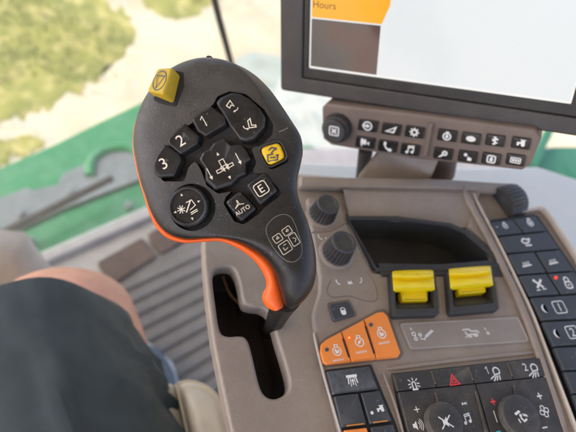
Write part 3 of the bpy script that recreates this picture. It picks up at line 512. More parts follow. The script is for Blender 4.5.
def pillow(fr, px, z0, z1, m, parent, name, hf, label=None, r=.0012, b=.0009):
    out = rounded(fr.many(px, z1), r, 6); n = len(out); cx = sum(p[0] for p in out)/n; cy = sum(p[1] for p in out)/n
    R0 = max(math.hypot(p[0]-cx, p[1]-cy) for p in out); rm = sum(math.hypot(p[0]-cx, p[1]-cy) for p in out)/n; k = b/rm
    lv = [(1.0, None, z0), (1.0, None, z1-b*1.2), (1-.25*k, 'h', -b*.55), (1-.7*k, 'h', -b*.18), (1-1.3*k, 'h', 0)]+[(.05+.045*i, 'h', 0) for i in range(19, 0, -1) if .05+.045*i < 1-1.6*k]
    bm = bmesh.new(); rings = []
    for sc_, md, z in lv:
        ring = []
        for p in out:
            x, y = cx+(p[0]-cx)*sc_, cy+(p[1]-cy)*sc_; ring.append(bm.verts.new(fr.w(x, y, z if md is None else z1+z+hf((x-cx)/R0, (y-cy)/R0))))
        rings.append(ring)
    for a, c in zip(rings, rings[1:]):
        for i in range(n): bm.faces.new((a[i], a[(i+1) % n], c[(i+1) % n], c[i]))
    bm.faces.new(rings[0]); bm.faces.new(rings[-1])
    o = bm_obj(name, bm, m, parent, angle=60)
    if label: o['label'] = label
    return o
# ---- generic key
def key(fr, px, z0, z1, m, parent=con, bev=.0006, r=.0012, name='key', icons=(), leds=(), label=None):
    k = slab(name, fr, px, z0, z1, m, parent, bev=bev, r=r, res=3)
    if label: k['label'] = label
    for ic in icons:
        (x, y, s, kd), rest = ic[:4], (ic[4] if len(ic) > 4 else {})
        o = icon(fr, x, y, s*(.88 if fr is G else 1), kd, rest.get('m', 'white'), k, z1, ang=rest.get('ang', 0), lw=rest.get('lw', .2), sx=rest.get('sx', 1), name=rest.get('name', 'symbol'))
    for l in leds: led(fr, l[0], l[1], l[2] if len(l) > 2 else 1.6, z1, k, l[3] if len(l) > 3 else 'led_off')
    return k
A0 = {'ang': 0}
# ---- keypad on the right
slab('keypad_base', G, [(487.5, 221.5), (493, 219), (534, 213.5), (539, 216), (548, 229), (577, 271), (640, 372), (668, 470), (598, 470), (575, 404), (566, 378), (553, 345), (541, 316), (528, 291.5), (508, 250), (496, 232)], .0, .0052, 'keygap', con, bev=.001, r=.001)
Lp = [(489, 222), (498.5, 236), (507.5, 253.5), (518, 275), (529.5, 297), (541.5, 321), (553, 347), (563, 371), (572, 394), (580, 418), (589, 445)]
Rp = [(536, 215), (548, 231), (561, 249), (575, 271), (590, 293), (607, 318), (620, 343), (633, 368), (643, 392), (653, 417), (662, 445)]
def gp(i, t, dy=0):
    a, b = Lp[i], Rp[i]; return (a[0]+(b[0]-a[0])*t, a[1]+(b[1]-a[1])*t+dy)
def kq(i, t0, t1): return [gp(i, t0, .9), gp(i, t1, .9), gp(i+1, t1, -.9), gp(i+1, t0, -.9)]
KZ = .0072
def K(i, t0, t1, icons, leds=(), label=None): return key(G, kq(i, t0, t1), .004, KZ, 'key', icons=icons, leds=leds, bev=.0008, r=.001, label=label)
K(0, .02, .50, [(505, 225.5, 4.2, 'eng2'), (497, 227, 2, 'minus')]); K(0, .53, .98, [(530, 222.5, 5, 'eng')])
K(1, .02, .98, [(526, 241.5, 6.5, 'flap')], label='wide key below the two top keys of the right keypad')
K(2, .02, .50, [(526, 263.5, 5.2, 'pins', {'sx': 1.2})]); K(2, .54, .98, [(552.5, 261, 5.2, 'pins', {'sx': 1.2})])
K(3, .02, .50, [(539, 284.3, 6.5, 'xtool')]); K(3, .54, .98, [(567.5, 282.5, 7, 'lock_o')], [(556, 277.5, 1.7, 'led_on')], label='key with padlock mark and red light')
for i, kk in ((4, 'box1'), (5, 'box2'), (6, 'box3'), (7, 'box1'), (8, 'box2'), (9, 'box3')):
    a = gp(i, .13); b = gp(i+1, .13); cx, cy = (a[0]+b[0])/2+1.5, (a[1]+b[1])/2
    c_, d_ = gp(i, .42), gp(i+1, .42); ex, ey = (c_[0]+d_[0])/2, (c_[1]+d_[1])/2
    K(i, .02, .98, ([(cx, cy, 5.2, 'moon')] if i < 6 else [])+[(ex-2.5, ey-.4, 7.2, kk, {'lw': .17, 'sx': 1.0})], [(cx-2+6, cy-1, 1.5)] if i != 5 else [])
for i in range(3, 10):
    a, b = gp(i+1, .12, -2.2), gp(i+1, .46, -2.2); ridge([a, b], .0011, KZ-.0006, KZ+.0006, name='key_ridge', m='key')
    a, b = gp(i+1, .62, -2.2), gp(i+1, .92, -2.2); ridge([a, b], .0011, KZ-.0006, KZ+.0006, name='key_ridge', m='key')

# ---- lock key and the three orange keys
slab('key_surround', G, [(326.5, 302.6), (349, 299), (358, 315.6), (332, 323)], .002, PZ+.0003, 'taupe_dark', con, bev=.0002, r=.0022)
key(G, [(328.5, 303.8), (348.3, 300.6), (355.8, 314.6), (333.7, 321.2)], .002, .0052, 'key', r=.0020, bev=.0009, icons=[(343.2, 311.2, 5.2, 'lock', {'lw': .18})], leds=[(334, 309, 1.5)], label='slate key with white padlock mark near the knobs')
OK_ = [(320.8, 352), (321.5, 343.8), (326, 339.8), (377, 312.5), (383.3, 311.5), (387.5, 315.5), (400.6, 352.5), (398.3, 356.8), (327.5, 364.3), (323.8, 362.2)]
slab('orange_surround', G, [(318.5, 352), (319.5, 342.5), (325, 337.6), (377, 309.8), (384.8, 308.8), (390, 314.5), (403.6, 353), (400, 359.2), (327, 366.8), (321.6, 364.5)], .002, PZ+.0005, 'taupe_dark', con, bev=.0003, r=.002)
TX = [S([(-.85+i*.1, (.13 if i % 2 else -.13)+.03*math.sin(i*2.1)) for i in range(18)], w=.42)]
oz = .0058
def okey(px, ic, tx, ld, kind, lb, r):
    k = key(G, px, .002, oz, 'okey', name='orange_key', r=r, bev=.0005, icons=[(ic[0], ic[1], 7.5, kind, {'lw': .15}), (tx[0], tx[1], 7.5, TX, {'lw': .22, 'name': 'lettering', 'ang': 3})], label=lb)
    led(G, ld[0], ld[1], 2, oz, k, ld[2])
    if ld[2] == 'led_on': slab('indicator_glow', G, ell(ld[0], ld[1], 1.0, n=12), oz, oz+.0004, 'led_core', k, bev=.0001)
okey([(320.8, 352), (321.5, 343.8), (326, 339.8), (341.3, 331.6), (351, 361.6), (327.5, 364.3), (323.8, 362.2)], (336.8, 350.5), (338.3, 360), (327, 349.5, 'led_off'), 'eng', 'left orange key with unlit lamp', [.0006, .002, .0015, .0003, .0003, .001, .001])
okey([(342.3, 331.1), (363.8, 319.6), (376.2, 358.8), (352, 361.5)], (359.3, 341.5), (361.5, 352), (349.3, 337.6, 'led_on'), 'eng2', 'middle orange key with lit red lamp', .0003)
okey([(364.8, 319.1), (377, 312.5), (383.3, 311.5), (387.5, 315.5), (400.6, 352.5), (398.3, 356.8), (377.2, 358.7)], (381.3, 333.2), (384, 342.8), (371, 324.6, 'led_off'), 'eng', 'right orange key, tallest of the three', [.0003, .001, .002, .001, .001, .001, .0003])
for a, b in (((343, 338.5), (349, 357)), ((365.3, 326), (374.3, 353.5))):
    ridge([a, b], .0009, oz-.0002, oz+.0003, name='key_divider', m='keygap')

# ---- printed film plate
slab('printed_plate', G, [(399, 322.5), (519, 316), (531, 342), (410, 350)], .002, PZ+.0008, 'plate', con, bev=.0002, r=.0022)
slab('plate_border', G, [(400.5, 323.8), (518, 317.4), (528.8, 341), (411.2, 348.7)], PZ+.0006, PZ+.001, 'border', con, bev=.0001, r=.002, holes=[([(401.1, 324.5), (517.5, 318.1), (527.9, 340.4), (411.7, 348)], .0019)])
fz = PZ+.0009
icon(G, 426.5, 335.5, 5.5, 'boom', 'faint', con, fz, lw=.22, sx=1.5, name='printed_symbol'); icon(G, 413.7, 334, 6, [S([(-.25, 1), (-.1, .6)]), S(circ(0, 0, .28), True), S(circ(.1, -.75, .24), True), S([(.1, -.3), (.25, -.3)])], 'white', con, fz, lw=.2, name='printed_symbol')
icon(G, 471.5, 333, 6, 'header', 'faint', con, fz, lw=.2, sx=1.4, name='printed_symbol'); icon(G, 486.5, 331, 3.2, [S([(-.3, 1), (0, .2)]), S(circ(.2, -.6, .32), True)], 'white', con, fz, lw=.3, name='printed_symbol')

# ---- yellow paddle levers in black frames
def paddle(o4, tabl, lb, n_lb):
    # outer frame
    (x0, y0), (x1, y1), (x2, y2), (x3, y3) = o4
    def bl(s, t): # s across, t down
        a = (x0+(x1-x0)*s, y0+(y1-y0)*s); b = (x3+(x2-x3)*s, y3+(y2-y3)*s); return (a[0]+(b[0]-a[0])*t, a[1]+(b[1]-a[1])*t)
    f = slab('lever_frame', G, [bl(0, 0), bl(1, 0), bl(1, 1), bl(0, 1)], -.012, .0085, 'rubber', con, bev=.0012, r=.0022, res=3,
             holes=[([bl(.085, .02), bl(.915, .02), bl(.915, .82), bl(.085, .82)], .0008)])
    f['label'] = lb
    slab('lever_well', G, [bl(-.05, -.1), bl(1.05, -.1), bl(1.05, 1.05), bl(-.05, 1.05)], -.016, -.010, 'well', con, bev=.0003)
    # sloping tongue at the front of the well
    us = [G.uv(*bl(.085, .82), .007), G.uv(*bl(.915, .82), .007)]; ub = [G.uv(*bl(.085, .40), -.008), G.uv(*bl(.915, .40), -.008)]
    bm = bmesh.new()
    v = [bm.verts.new(G.w(*us[0], .0068)), bm.verts.new(G.w(*us[1], .0068)), bm.verts.new(G.w(*ub[1], -.008)), bm.verts.new(G.w(*ub[0], -.008))]
    lo = [bm.verts.new(q.co+V3((0, 0, -.002))) for q in v]
    bm.faces.new(v); bm.faces.new(lo[::-1])
    for i in range(4): bm.faces.new((v[i], v[(i+1) % 4], lo[(i+1) % 4], lo[i]))
    bm_obj('lever_tongue', bm, 'rubber', con, smooth=False)
    # the yellow lever: rolled upper lip then a flat face, narrower tab below
    prof = [(.02, .004), (-.03, .0085), (-.035, .0125), (.0, .0150), (.05, .0156), (.09, .0148), (.115, .0122), (.14, .0114), (.18, .0122), (.25, .0126), (.34, .0114), (.42, .0090), (.46, .0062), (.46, .0035)]
    bm = bmesh.new(); rows = []
    ns = 14
    for t, z in prof:
        row = []
        for k in range(ns+1):
            s = k/ns; s2 = .045+.91*s; bow = .0006*(1-(2*s-1)**2)
            e = min(s, 1-s)*ns; zz = z - (.0006 if e < .5 else .0) + (bow if z > .009 else 0)
            u, vv = G.uv(*bl(s2, t+(.045*(1-(2*s-1)**2) if .04 < t < .2 else 0)), z); row.append(bm.verts.new(G.w(u, vv, zz)))
        rows.append(row)
    for a, b in zip(rows, rows[1:]):
        for k in range(ns): bm.faces.new((a[k], a[k+1], b[k+1], b[k]))
    for side in (0, -1): bm.faces.new([r[side] for r in rows])
    bm.faces.new(rows[0]+rows[-1][::-1]) if False else None
    for k in range(ns): bm.faces.new((rows[-1][k], rows[-1][k+1], rows[0][k+1], rows[0][k]))
    L = bm_obj('lever', bm, 'ylever', con, angle=50); L['label'] = n_lb
    slab('lever_tab', G, [bl(.20, .42), bl(.80, .42), bl(.78, tabl), bl(.22, tabl)], .0, .0062, 'ylever', L, bev=.0012, r=.0008)
paddle([(390.5, 272.5), (436, 271.5), (439.5, 314.5), (393.5, 316)], .67, 'black frame of the left yellow lever', 'left yellow paddle lever')
paddle([(447.2, 270.5), (493.5, 267), (499.5, 309.5), (451, 314)], .56, 'black frame of the right yellow lever', 'right yellow paddle lever')

# ---- climate and radio block
CB = [(391.5, 373.3), (541, 356.8), (549.5, 376), (560, 405), (572, 445), (588, 500), (424, 500), (402, 425)]
slab('climate_base', G, CB, .001, .0040, 'keygap', con, bev=.0006, r=.001)
def cp(s, t):  # s across, t down within the block
    a = (392+(541-392)*s, 373.3+(356.8-373.3)*s); b = (397.2+(548.5-397.2)*s, 391.5+(376-391.5)*s)
    return (a[0]+(b[0]-a[0])*t, a[1]+(b[1]-a[1])*t)
cz = .0062
top4 = [(.005, .262, (413.8, 384.2, 6.6, 'beacon'), None, (400.6, 380.5)), (.267, .512, (453.5, 380, 6.6, 'tri', {'m': 'red', 'lw': .2}), 'key with red warning triangle', None), (.517, .772, (495, 373.6, 7, 'light', {'lw': .16}), None, (476.3, 371.2)), (.777, .995, (533, 370.3, 7, 'light', {'lw': .16}), None, (515.3, 368.2))]
for a, b, ic, lb, ld in top4:
    ics = [ic]
    if ic[3] == 'light': ics.append((ic[0]-8, ic[1]-3.2, 3.6, 'one' if a < .6 else 'two'))
    key(G, [cp(a, .04), cp(b, .04), cp(b, .97), cp(a, .97)], .003, cz, 'ckey', icons=ics, leds=[ld] if ld else (), bev=.0007, r=.0008, label=lb)
for s in (.264, .514, .774): ridge([cp(s, .1), cp(s, .8)], .0014, cz-.001, cz+.0007, name='key_ridge', m='ckey')
def cq(s, t):
    a = (397.5+(548.8-397.5)*s, 392+(376.5-392)*s); b = (417.5+(575-417.5)*s, 470+(455-470)*s); return (a[0]+(b[0]-a[0])*t, a[1]+(b[1]-a[1])*t)
k1 = key(G, [cq(.005, .0), cq(.515, .0), cq(.515, .99), cq(.005, .99)], .003, cz, 'ckey', bev=.0007, r=.0008, name='radio_panel', icons=[(416.7, 409.5, 3.8, 'plus'), (418.5, 425.2, 6.5, 'spk', {'lw': .15}), (464, 403.6, 3, 'skip', {'lw': .25}), (467.3, 419.3, 6, 'note', {'lw': .16})])
k2 = key(G, [cq(.522, .0), cq(.995, .0), cq(.995, .99), cq(.522, .99)], .003, cz, 'ckey', bev=.0007, r=.0008, name='climate_panel', icons=[(493, 401.6, 3.8, 'plus', {'m': 'red', 'lw': .28}), (495.2, 416.5, 5.5, 'bar', {'lw': .2}), (539.4, 396, 3.8, 'plus', {'lw': .28}), (544.2, 411.3, 6, 'fan', {'lw': .18}), (544.8, 427.5, 3.8, 'minus', {'lw': .28}), (498.5, 431.5, 3.4, 'minus', {'m': 'cyan', 'lw': .28})])
ridge([(436.5, 392.5), (438.5, 402.5)], .0014, cz-.001, cz+.0010, name='key_ridge', m='ckey')
ridge([(476.6, 391), (481, 409), (487, 432)], .0018, cz-.001, cz+.0010, name='key_ridge', m='ckey')
ridge([(514.6, 385), (516, 395)], .0014, cz-.001, cz+.0010, name='key_ridge', m='ckey')
def flatknob(px, py, r, kind, lb):
    z1 = cz+.0042; u, v = G.uv(px, py, z1); du = G.uv(px+r, py, z1); R = math.hypot(du[0]-u, du[1]-v)
    k = lathe(G, u, v, [(R*1.02, cz-.001), (R*1.0, z1-.0009), (R*.96, z1-.0002), (R*.9, z1), (R*.3, z1-.0001)], 'ckey', 'flat_knob', con); k['label'] = lb
    icon(G, px, py+1, 7, kind, 'white', k, z1, lw=.16)
flatknob(446, 421, 17.3, 'mute', 'round black volume knob'); flatknob(521.6, 415.3, 17.8, 'airflow', 'round black fan direction knob')

ridge([(388, 368.5), (430, 363.2), (480, 357.4), (538, 351.5)], .0026, .002, .0046, name='trim_ridge')
# ---- left lower keys
slab('left_key_base', G, [(325.5, 369.5), (371.5, 364), (381.5, 388.5), (396.5, 424), (420, 500), (362, 500), (343, 430), (333, 396)], .001, .0040, 'keygap', con, bev=.0005, r=.0012)
key(G, [(327, 371), (369.5, 366), (378.5, 388.7), (333.3, 394.2)], .003, cz, 'key', icons=[(352.5, 380.3, 7, 'implement', {'lw': .16})], leds=[(335, 375.8, 1.7)], bev=.0008, r=.001, label='slate key with implement symbol, widest of the lower left block')
key(G, [(334.2, 396), (358, 393.2), (367, 424.2), (342, 427)], .003, cz, 'key', bev=.0008, r=.001, label='blank slate key')
key(G, [(361, 392.8), (379.5, 390.5), (392.5, 421), (370, 423.8)], .003, cz, 'key', icons=[(380.3, 409.2, 4.6, 'tractor', {'sx': 1.1}), (372, 412.8, 2, [Fl(circ(0, 0, .9))])], leds=[(377.8, 400.8, 1.8)], bev=.0008, r=.001, label='slate key with small tractor symbol')
for a, b in (((347, 425.5), (364.5, 423.4)), ((373.5, 422.3), (388, 420.4))): ridge([a, b], .0007, cz-.001, cz+.0004, name='indicator_bar', m='led_bar')
key(G, [(344, 430), (367, 427.4), (380, 470), (356, 473)], .003, cz, 'okey', bev=.0008, r=.001, name='orange_key', icons=[(357, 436, 4, 'eng')], label='orange key at the near edge below the blank key')
key(G, [(370.5, 427), (393.5, 424.2), (408, 468), (385, 470)], .003, cz, 'key', bev=.0008, r=.001, leds=[(385.8, 430.5, 1.7)], label='slate key at the near edge with unlit lamp')

# ================================================================== JOYSTICK
js = thing('joystick', 'black multifunction joystick with orange trim, standing in its console slot', 'joystick', tuple(W(262, 345, -.03)))
def sec(L, R, tf, tb, p, h=0): return (L, R, h, tf, tb, p)
TF_ = .0095
secs = [sec((205, 59.2), (210, 59.2), .0022, .004, 2.2), sec((194, 61), (225, 61.5), .0058, .012, 2.6), sec((180, 66), (242, 67), .0080, .017, 3), sec((165, 76), (257, 77), TF_, .020, 3.4), sec((152.5, 91), (270, 90), TF_, .022, 4),
 sec((143, 108), (281, 105), TF_, .023, 4.3), sec((137, 127), (291.5, 121), TF_, .023, 4.3), sec((135.5, 145), (300.5, 136), TF_, .023, 4.3), sec((138, 162), (302.8, 151), TF_, .022, 4.3), sec((142, 180), (300.5, 165), TF_, .022, 4.3),
 sec((147.5, 196), (297.5, 178), TF_, .021, 4.3), sec((152.5, 210.5), (297, 189), TF_, .021, 4.2), sec((159.5, 223), (299, 199), TF_, .021, 4), sec((170, 233.5), (302.5, 209), TF_, .021, 3.6), sec((186, 238.5), (306.5, 219), .010, .021, 3.1),
 sec((204, 237.5), (310, 229), .0110, .020, 2.7), sec((222, 237.5), (313, 240), .0125, .020, 2.4), sec((239.5, 242), (315.3, 252), .0135, .019, 2.2), sec((255, 250), (316.3, 264), .0140, .018, 2.1), sec((267, 260.5), (315.8, 276), .0140, .017, 2.1),
 sec((275, 273), (312.5, 288), .0130, .016, 2.1), sec((279.5, 287), (306, 298), .0115, .014, 2.1), sec((282, 297), (299.5, 304), .0085, .011, 2.1), sec((284.5, 304), (294.5, 307.5), .005, .007, 2.1), sec((288, 307.5), (291, 308.6), .0015, .002, 2.1)]
shell = loft('shell', HF, secs, 'shell', js, n=88, steps=4, crease=lambda v: max(0, min(1, (v-HF.uv(300, 150)[1])/(HF.uv(290, 112)[1]-HF.uv(300, 150)[1]))))
PA = [(168, 132.5), (179.5, 124), (189, 117.6), (209, 99.5), (213.5, 91), (226, 86), (243, 89), (262, 105), (271.5, 121), (270.5, 131), (258, 143.5), (248, 144.5), (254, 160), (249, 172), (262.5, 171.8), (281.5, 192.5), (262.5, 207), (257.5, 213), (241, 224.8), (231, 222), (219.5, 203), (222, 196), (229, 190), (214, 193), (202, 184), (196, 168), (190, 158), (183, 166), (179, 180), (156, 180), (149.8, 167), (156.4, 150.6), (164.6, 142.4)]
cut(shell, HF, [(PA, .0024)], TF_-.0078, TF_+.01, 0)
cut(shell, HF, [([(256, 145.8), (280.5, 138.4), (288.8, 158.5), (267.5, 169.2)], .003)], TF_-.0045, TF_+.01, 0)
cut(shell, HF, [(ell(186.8, 207, 24.6, n=40), 0)], TF_-.0055, TF_+.01, 0)
ax_ = (HF.y*.75-HF.x*.66).normalized(); rl = rootloc(js)
head_dust(M['shell'], ax_, (HF.w(*HF.uv(250, 200))-rl).dot(ax_), (HF.w(*HF.uv(180, 95))-rl).dot(ax_))
# raised floor ribs between the keys of the big recess
0 and slab('key_bridge', HF, [(190, 157), (210, 143.5), (226, 137), (244, 144), (252, 157), (247, 174), (231, 186), (214, 191), (203, 182), (197, 168)], .003, TF_-.0035, 'well', js, bev=.0005, r=.001)
hz = TF_+.0012
def hkey(px, icons, label=None, z=hz, m='hkey', r=.0016, bev=.0012, z0=.0035):
    k = pillow(HF, px, z0-.002, z, m, js, 'key', lambda x, y: -.0004*(x*x+y*y), label, r=r, b=.0009)
    for x_, y_, sz_, kd_, rs in icons: icon(HF, x_, y_, sz_, kd_, rs['m'], k, z, ang=rs['ang'], lw=rs['lw'], on=k)
    return k
CR = {'m': 'cream'}
def ci(x, y, s, k, ang=0, lw=.13, sx=1, m='cream'): return (x, y, s, k, {'m': m, 'ang': ang, 'lw': lw, 'sx': sx})
dish = lambda x, y: .0008*(1-math.exp(-(x*.8-y*.55)**2*1.6))-.0001
for pts_, (ix, iy), kd, lb in (([(152.5, 165.3), (156.5, 155), (164.5, 144), (179.3, 153.5), (181.2, 160), (174.3, 176.5), (158, 177.5), (153.5, 172.8)], (163.5, 163.5), 'three', 'key marked 3'),
        ([(167.2, 139.8), (175, 131), (184.3, 123.2), (199, 135.8), (197.6, 144), (180.2, 154.6), (167.6, 144.4)], (180.5, 140.5), 'two', 'key marked 2'),
        ([(191.4, 119.8), (200, 111.8), (211, 105.8), (225, 116), (226.3, 124), (205.2, 136.6), (197.2, 131.5)], (204, 121.5), 'one', 'key marked 1')):
    k_ = pillow(HF, pts_, .0015, hz+.0006, 'hkey', js, 'key', dish, lb, r=.0009)
    icon(HF, ix, iy, 5.6, kd, 'cream', k_, hz+.0006, ang=30, lw=.15, on=k_)
def saddle(x, y):
    t = x*math.cos(-.95)+y*math.sin(-.95); return .0022*(1-math.exp(-t*t*2.8))-.0002-.0004*(x*.8+y*.6)**2
rk = pillow(HF, [(215.5, 103), (221, 97.5), (232, 92.8), (241, 94), (251, 99.5), (260, 108.5), (265.5, 117.5), (264.5, 127.5), (254, 139.5), (246, 142), (240, 141), (229.5, 127), (223, 114.5)], .0015, TF_+.0018, 'hkey', js, 'rocker_switch', saddle, 'two-way rocker switch with header symbols', r=.0016, b=.0012)
icon(HF, 233, 107, 8.0, 'lift', 'cream', rk, TF_+.003, ang=15, lw=.12, on=rk); icon(HF, 249.5, 125, 8.0, 'lower', 'cream', rk, TF_+.003, ang=15, lw=.13, on=rk)
# cross-shaped pad
pad = pillow(HF, [(198, 159.5), (201.5, 152), (209.5, 147), (213.5, 141.5), (224, 137.4), (230.5, 144.5), (242, 144), (250.5, 158.5), (245, 163.5), (245.5, 174), (237.5, 178), (231.5, 184.5), (214.5, 190), (205, 181), (204, 168)], .0005, TF_+.0024, 'hkey', js, 'direction_pad', lambda x, y: -.0014*math.exp(-(x*x+y*y)*2.6), 'cross-shaped pad with combine symbol and arrows', r=.0011, b=.0012)
icon(HF, 223.5, 165.5, 12, 'combine', 'cream', pad, TF_+.0024, ang=28, lw=.085, on=pad)
# round push knob
ju, jv = HF.uv(187, 206.3, TF_+.003); jr = math.hypot(*[a-b for a, b in zip(HF.uv(207, 206.3, TF_+.003), (ju, jv))])
rb = lathe(HF, ju, jv, [(jr*1.02, .003), (jr*1.03, TF_), (jr*1.0, TF_+.0014), (jr*.90, TF_+.0022), (jr*.84, TF_+.0019), (jr*.8, TF_+.0012), (jr*.4, TF_+.0010)], 'hkey', 'round_pad', js)
rb['label'] = 'round pad with reel symbol'
icon(HF, 187, 206.8, 14, 'reel', 'cream', rb, TF_+.0013, ang=25, lw=.075)
# yellow key
yk = hkey([(258.8, 148.3), (279.2, 142), (285.6, 157.5), (268.6, 166)], [(272, 154.3, 7.5, 'yel', {'m': 'ink', 'lw': .17, 'ang': 12})], 'square yellow key', z=TF_+.0006, m='yellow', r=.0026, bev=.0011)
slab('key_ring', HF, [(255.6, 145.6), (280.7, 138), (289.4, 158.7), (267.3, 169.8)], TF_-.003, TF_+.0003, 'shell', js, bev=.0006, r=.0032, holes=[([(257.8, 147.4), (279.6, 140.9), (287, 158), (268, 167.2)], .0028)])
hkey([(224.8, 202.2), (239.8, 190.6), (256, 209), (240.8, 222)], [ci(239.8, 206, 7.0, 'auto', 33, .10)], 'key marked AUTO', z=hz+.0006, r=.0014)
hkey([(245.6, 184.8), (264.3, 171.8), (277.2, 190.5), (259.6, 205.6)], [ci(261.3, 188.6, 7.6, 'ebox', 33, .12)], 'key marked E', z=hz+.0006, r=.0014)
# mustard stop button on the top left shoulder
sz = .0185
Vt, Va, Vb, Vab = (163, 94.3), (172.5, 66.8), (146.5, 90.8), (157.3, 68)
pts = []
top = [HF.w(*HF.uv(*p, h), h) for p, h in ((Vt, sz), (Va, sz-.002), (Vab, sz-.0075), (Vb, sz-.0055))]
low = HF.w(*HF.uv(175, 104.7, .0085), .0085) - top[0]
bm = bmesh.new(); a = [bm.verts.new(p) for p in top]; b = [bm.verts.new(p+low) for p in top]
bm.faces.new(a); bm.faces.new(b[::-1])
for i in range(4): bm.faces.new((a[i], a[(i+1) % 4], b[(i+1) % 4], b[i]))
bmesh.ops.recalc_face_normals(bm, faces=bm.faces); bmesh.ops.bevel(bm, geom=bm.edges[:], offset=.0013, segments=4, affect='EDGES', profile=.5)
stop = bm_obj('stop_button', bm, 'ystop', js, angle=40); stop['label'] = 'mustard square stop button on the top shoulder'
SF = Frame(top[0], top[3]-top[0], top[1]-top[0])
if SF.z.dot(CAM-top[0]) < 0: SF = Frame(top[0], top[0]-top[3], top[1]-top[0])
icon(SF, 159.5, 80.5, 8, 'stop', 'ink', stop, .00002, ang=8, lw=.13, sx=.8)
slab('button_socket', HF, [(152, 99), (158, 102.5), (176, 107), (184, 86), (183.5, 72), (174, 70)], .004, TF_+.0003, 'well', js, bev=.0005, r=.0015)
# orange trim and trigger
def osec(o, i, hc, tf, tb): return (o, i, hc, tf, tb, 2.0)
os_ = [((140.3, 110), (143, 110), 0), ((134.5, 127), (139, 127.5), 0), ((133.2, 145), (138, 145), 0), ((135.3, 162.5), (140, 162), 0), ((139.5, 181), (144, 180), 0), ((144.5, 197.5), (149.5, 196), 0), ((149, 212.5), (154.5, 210), 0), ((156, 227), (161.5, 223), 0), ((167.5, 238), (171.5, 233), 0), ((184.5, 243), (187, 238), 0), ((203, 242), (204, 237), 0), ((221, 241.5), (222.5, 236.5), 0),
       ((238, 248.3), (242, 241), -.0005), ((250.5, 257), (257, 249), -.001), ((259.5, 267), (269, 258), -.001), ((265.3, 278), (276, 268), -.001), ((266, 287), (280, 281), -.001), ((262.8, 293), (282, 290), -.001), ((262.5, 300), (283, 298), -.001), ((267, 307), (283.5, 303.5), -.0015), ((274, 310.5), (283.5, 306.5), -.002)]
loft('orange_trim', HF, [osec(o, i, h-.0012, .0022 if k < 12 else .0045, .004 if k < 12 else .009) for k, (o, i, h) in enumerate(os_)], 'orange', js, n=24, steps=4)
# lower half of the head is a separate darker shell seam, plus small screw cap on the far rim
tube('screw_cap', [HF.w(*HF.uv(209, 60, -.002), -.002), HF.w(*HF.uv(209.5, 57.8, -.001), -.001)], .0016, 'rubber', js)
# stalk and boot below the grip
a = HF.w(*HF.uv(286, 297, -.006), -.006); b = W(268, 338, -.045)
tube('stalk', [a+(b-a)*t for t in (0, .2, .5, 1)], [.0075, .0062, .0052, .0055], 'slotin', js, n=24)
lu = W(269, 342, -.05); tube('stalk_boot', [lu+V3((0, 0, z)) for z in (-.015, -.008, 0, .008, .014)], [.02, .019, .015, .011, .009], 'slotin', js, n=28)
# draped marks on the curved grip
deps = bpy.context.evaluated_depsgraph_get()
from mathutils.bvhtree import BVHTree
bvm = bmesh.new(); bvm.from_mesh(shell.data); bmesh.ops.transform(bvm, matrix=Matrix.Translation(rootloc(js)), verts=bvm.verts); BV = BVHTree.FromBMesh(bvm)
def drape_lines(lines, w, m, name, label=None):
    bm = bmesh.new()
    for pts, closed in lines:
        n = len(pts); dn = []
        for i in range(n if closed else n-1):
            a, b = pts[i], pts[(i+1) % n]
            for k in range(4): dn.append((a[0]+(b[0]-a[0])*k/4, a[1]+(b[1]-a[1])*k/4))
        if not closed: dn.append(pts[-1])
        vs = []
        for i, p in enumerate(dn):
            q = dn[(i+1) % len(dn)] if (closed or i < len(dn)-1) else p; o_ = dn[i-1] if (closed or i) else p
            d = V3((q[0]-o_[0], q[1]-o_[1], 0)).normalized(); pr = []
            for s in (-1, 1):
                x, y = p[0]-d.y*w/2*s, p[1]+d.x*w/2*s; hit = BV.ray_cast(CAM, ray(x, y).normalized())
                pr.append(bm.verts.new(hit[0]+hit[1]*.00012) if hit[0] is not None else None)
            vs.append(pr)
        for i in range(len(vs) if closed else len(vs)-1):
            f_ = (*vs[i], *vs[(i+1) % len(vs)][::-1])
            if None not in f_: bm.faces.new(f_)
    o = bm_obj(name, bm, m, js, smooth=False)
    if label: o['label'] = label
def rq(c, a, b, r=1.4):   # small rounded quad in photo pixels, edge vectors a and b
    return rounded([(c[0]-a[0]-b[0], c[1]-a[1]-b[1]), (c[0]+a[0]-b[0], c[1]+a[1]-b[1]), (c[0]+a[0]+b[0], c[1]+a[1]+b[1]), (c[0]-a[0]+b[0], c[1]-a[1]+b[1])], r, 3)
drape_lines([(crom([(266, 231), (272, 219.5), (282, 214.5), (291, 217.5), (297, 230), (302, 249), (298, 259.5), (288, 261.5), (275, 250)], 5, closed=True), True)], .55, 'grey_print', 'touch_outline')
drape_lines([(rq((277.6, 238.4), (3.6, -2.4), (2.1, 3.0)), True), (rq((287, 231), (3.6, -2.6), (2.1, 3.0)), True), (rq((294, 239.5), (3.2, -2.2), (3, 5.2)), True), (rq((285.3, 247.5), (4.6, -3.2), (2.8, 4.6)), True),
             ([(276.5, 239.5), (277.2, 236.5), (279.2, 238)], True), ([(286, 232), (286.8, 229), (288.5, 230.6)], True), ([(292.5, 238), (296, 238.5), (295, 242)], False), ([(283, 247.5), (285, 250.5), (288, 247.5)], False), ([(283.5, 245.5), (286, 244)], False)], .6, 'cream', 'printed_symbol')
drape_lines([([(279, 131.8), (283.5, 130.2), (288, 127.8)], False)], 1.0, 'grey_print', 'shoulder_mark')

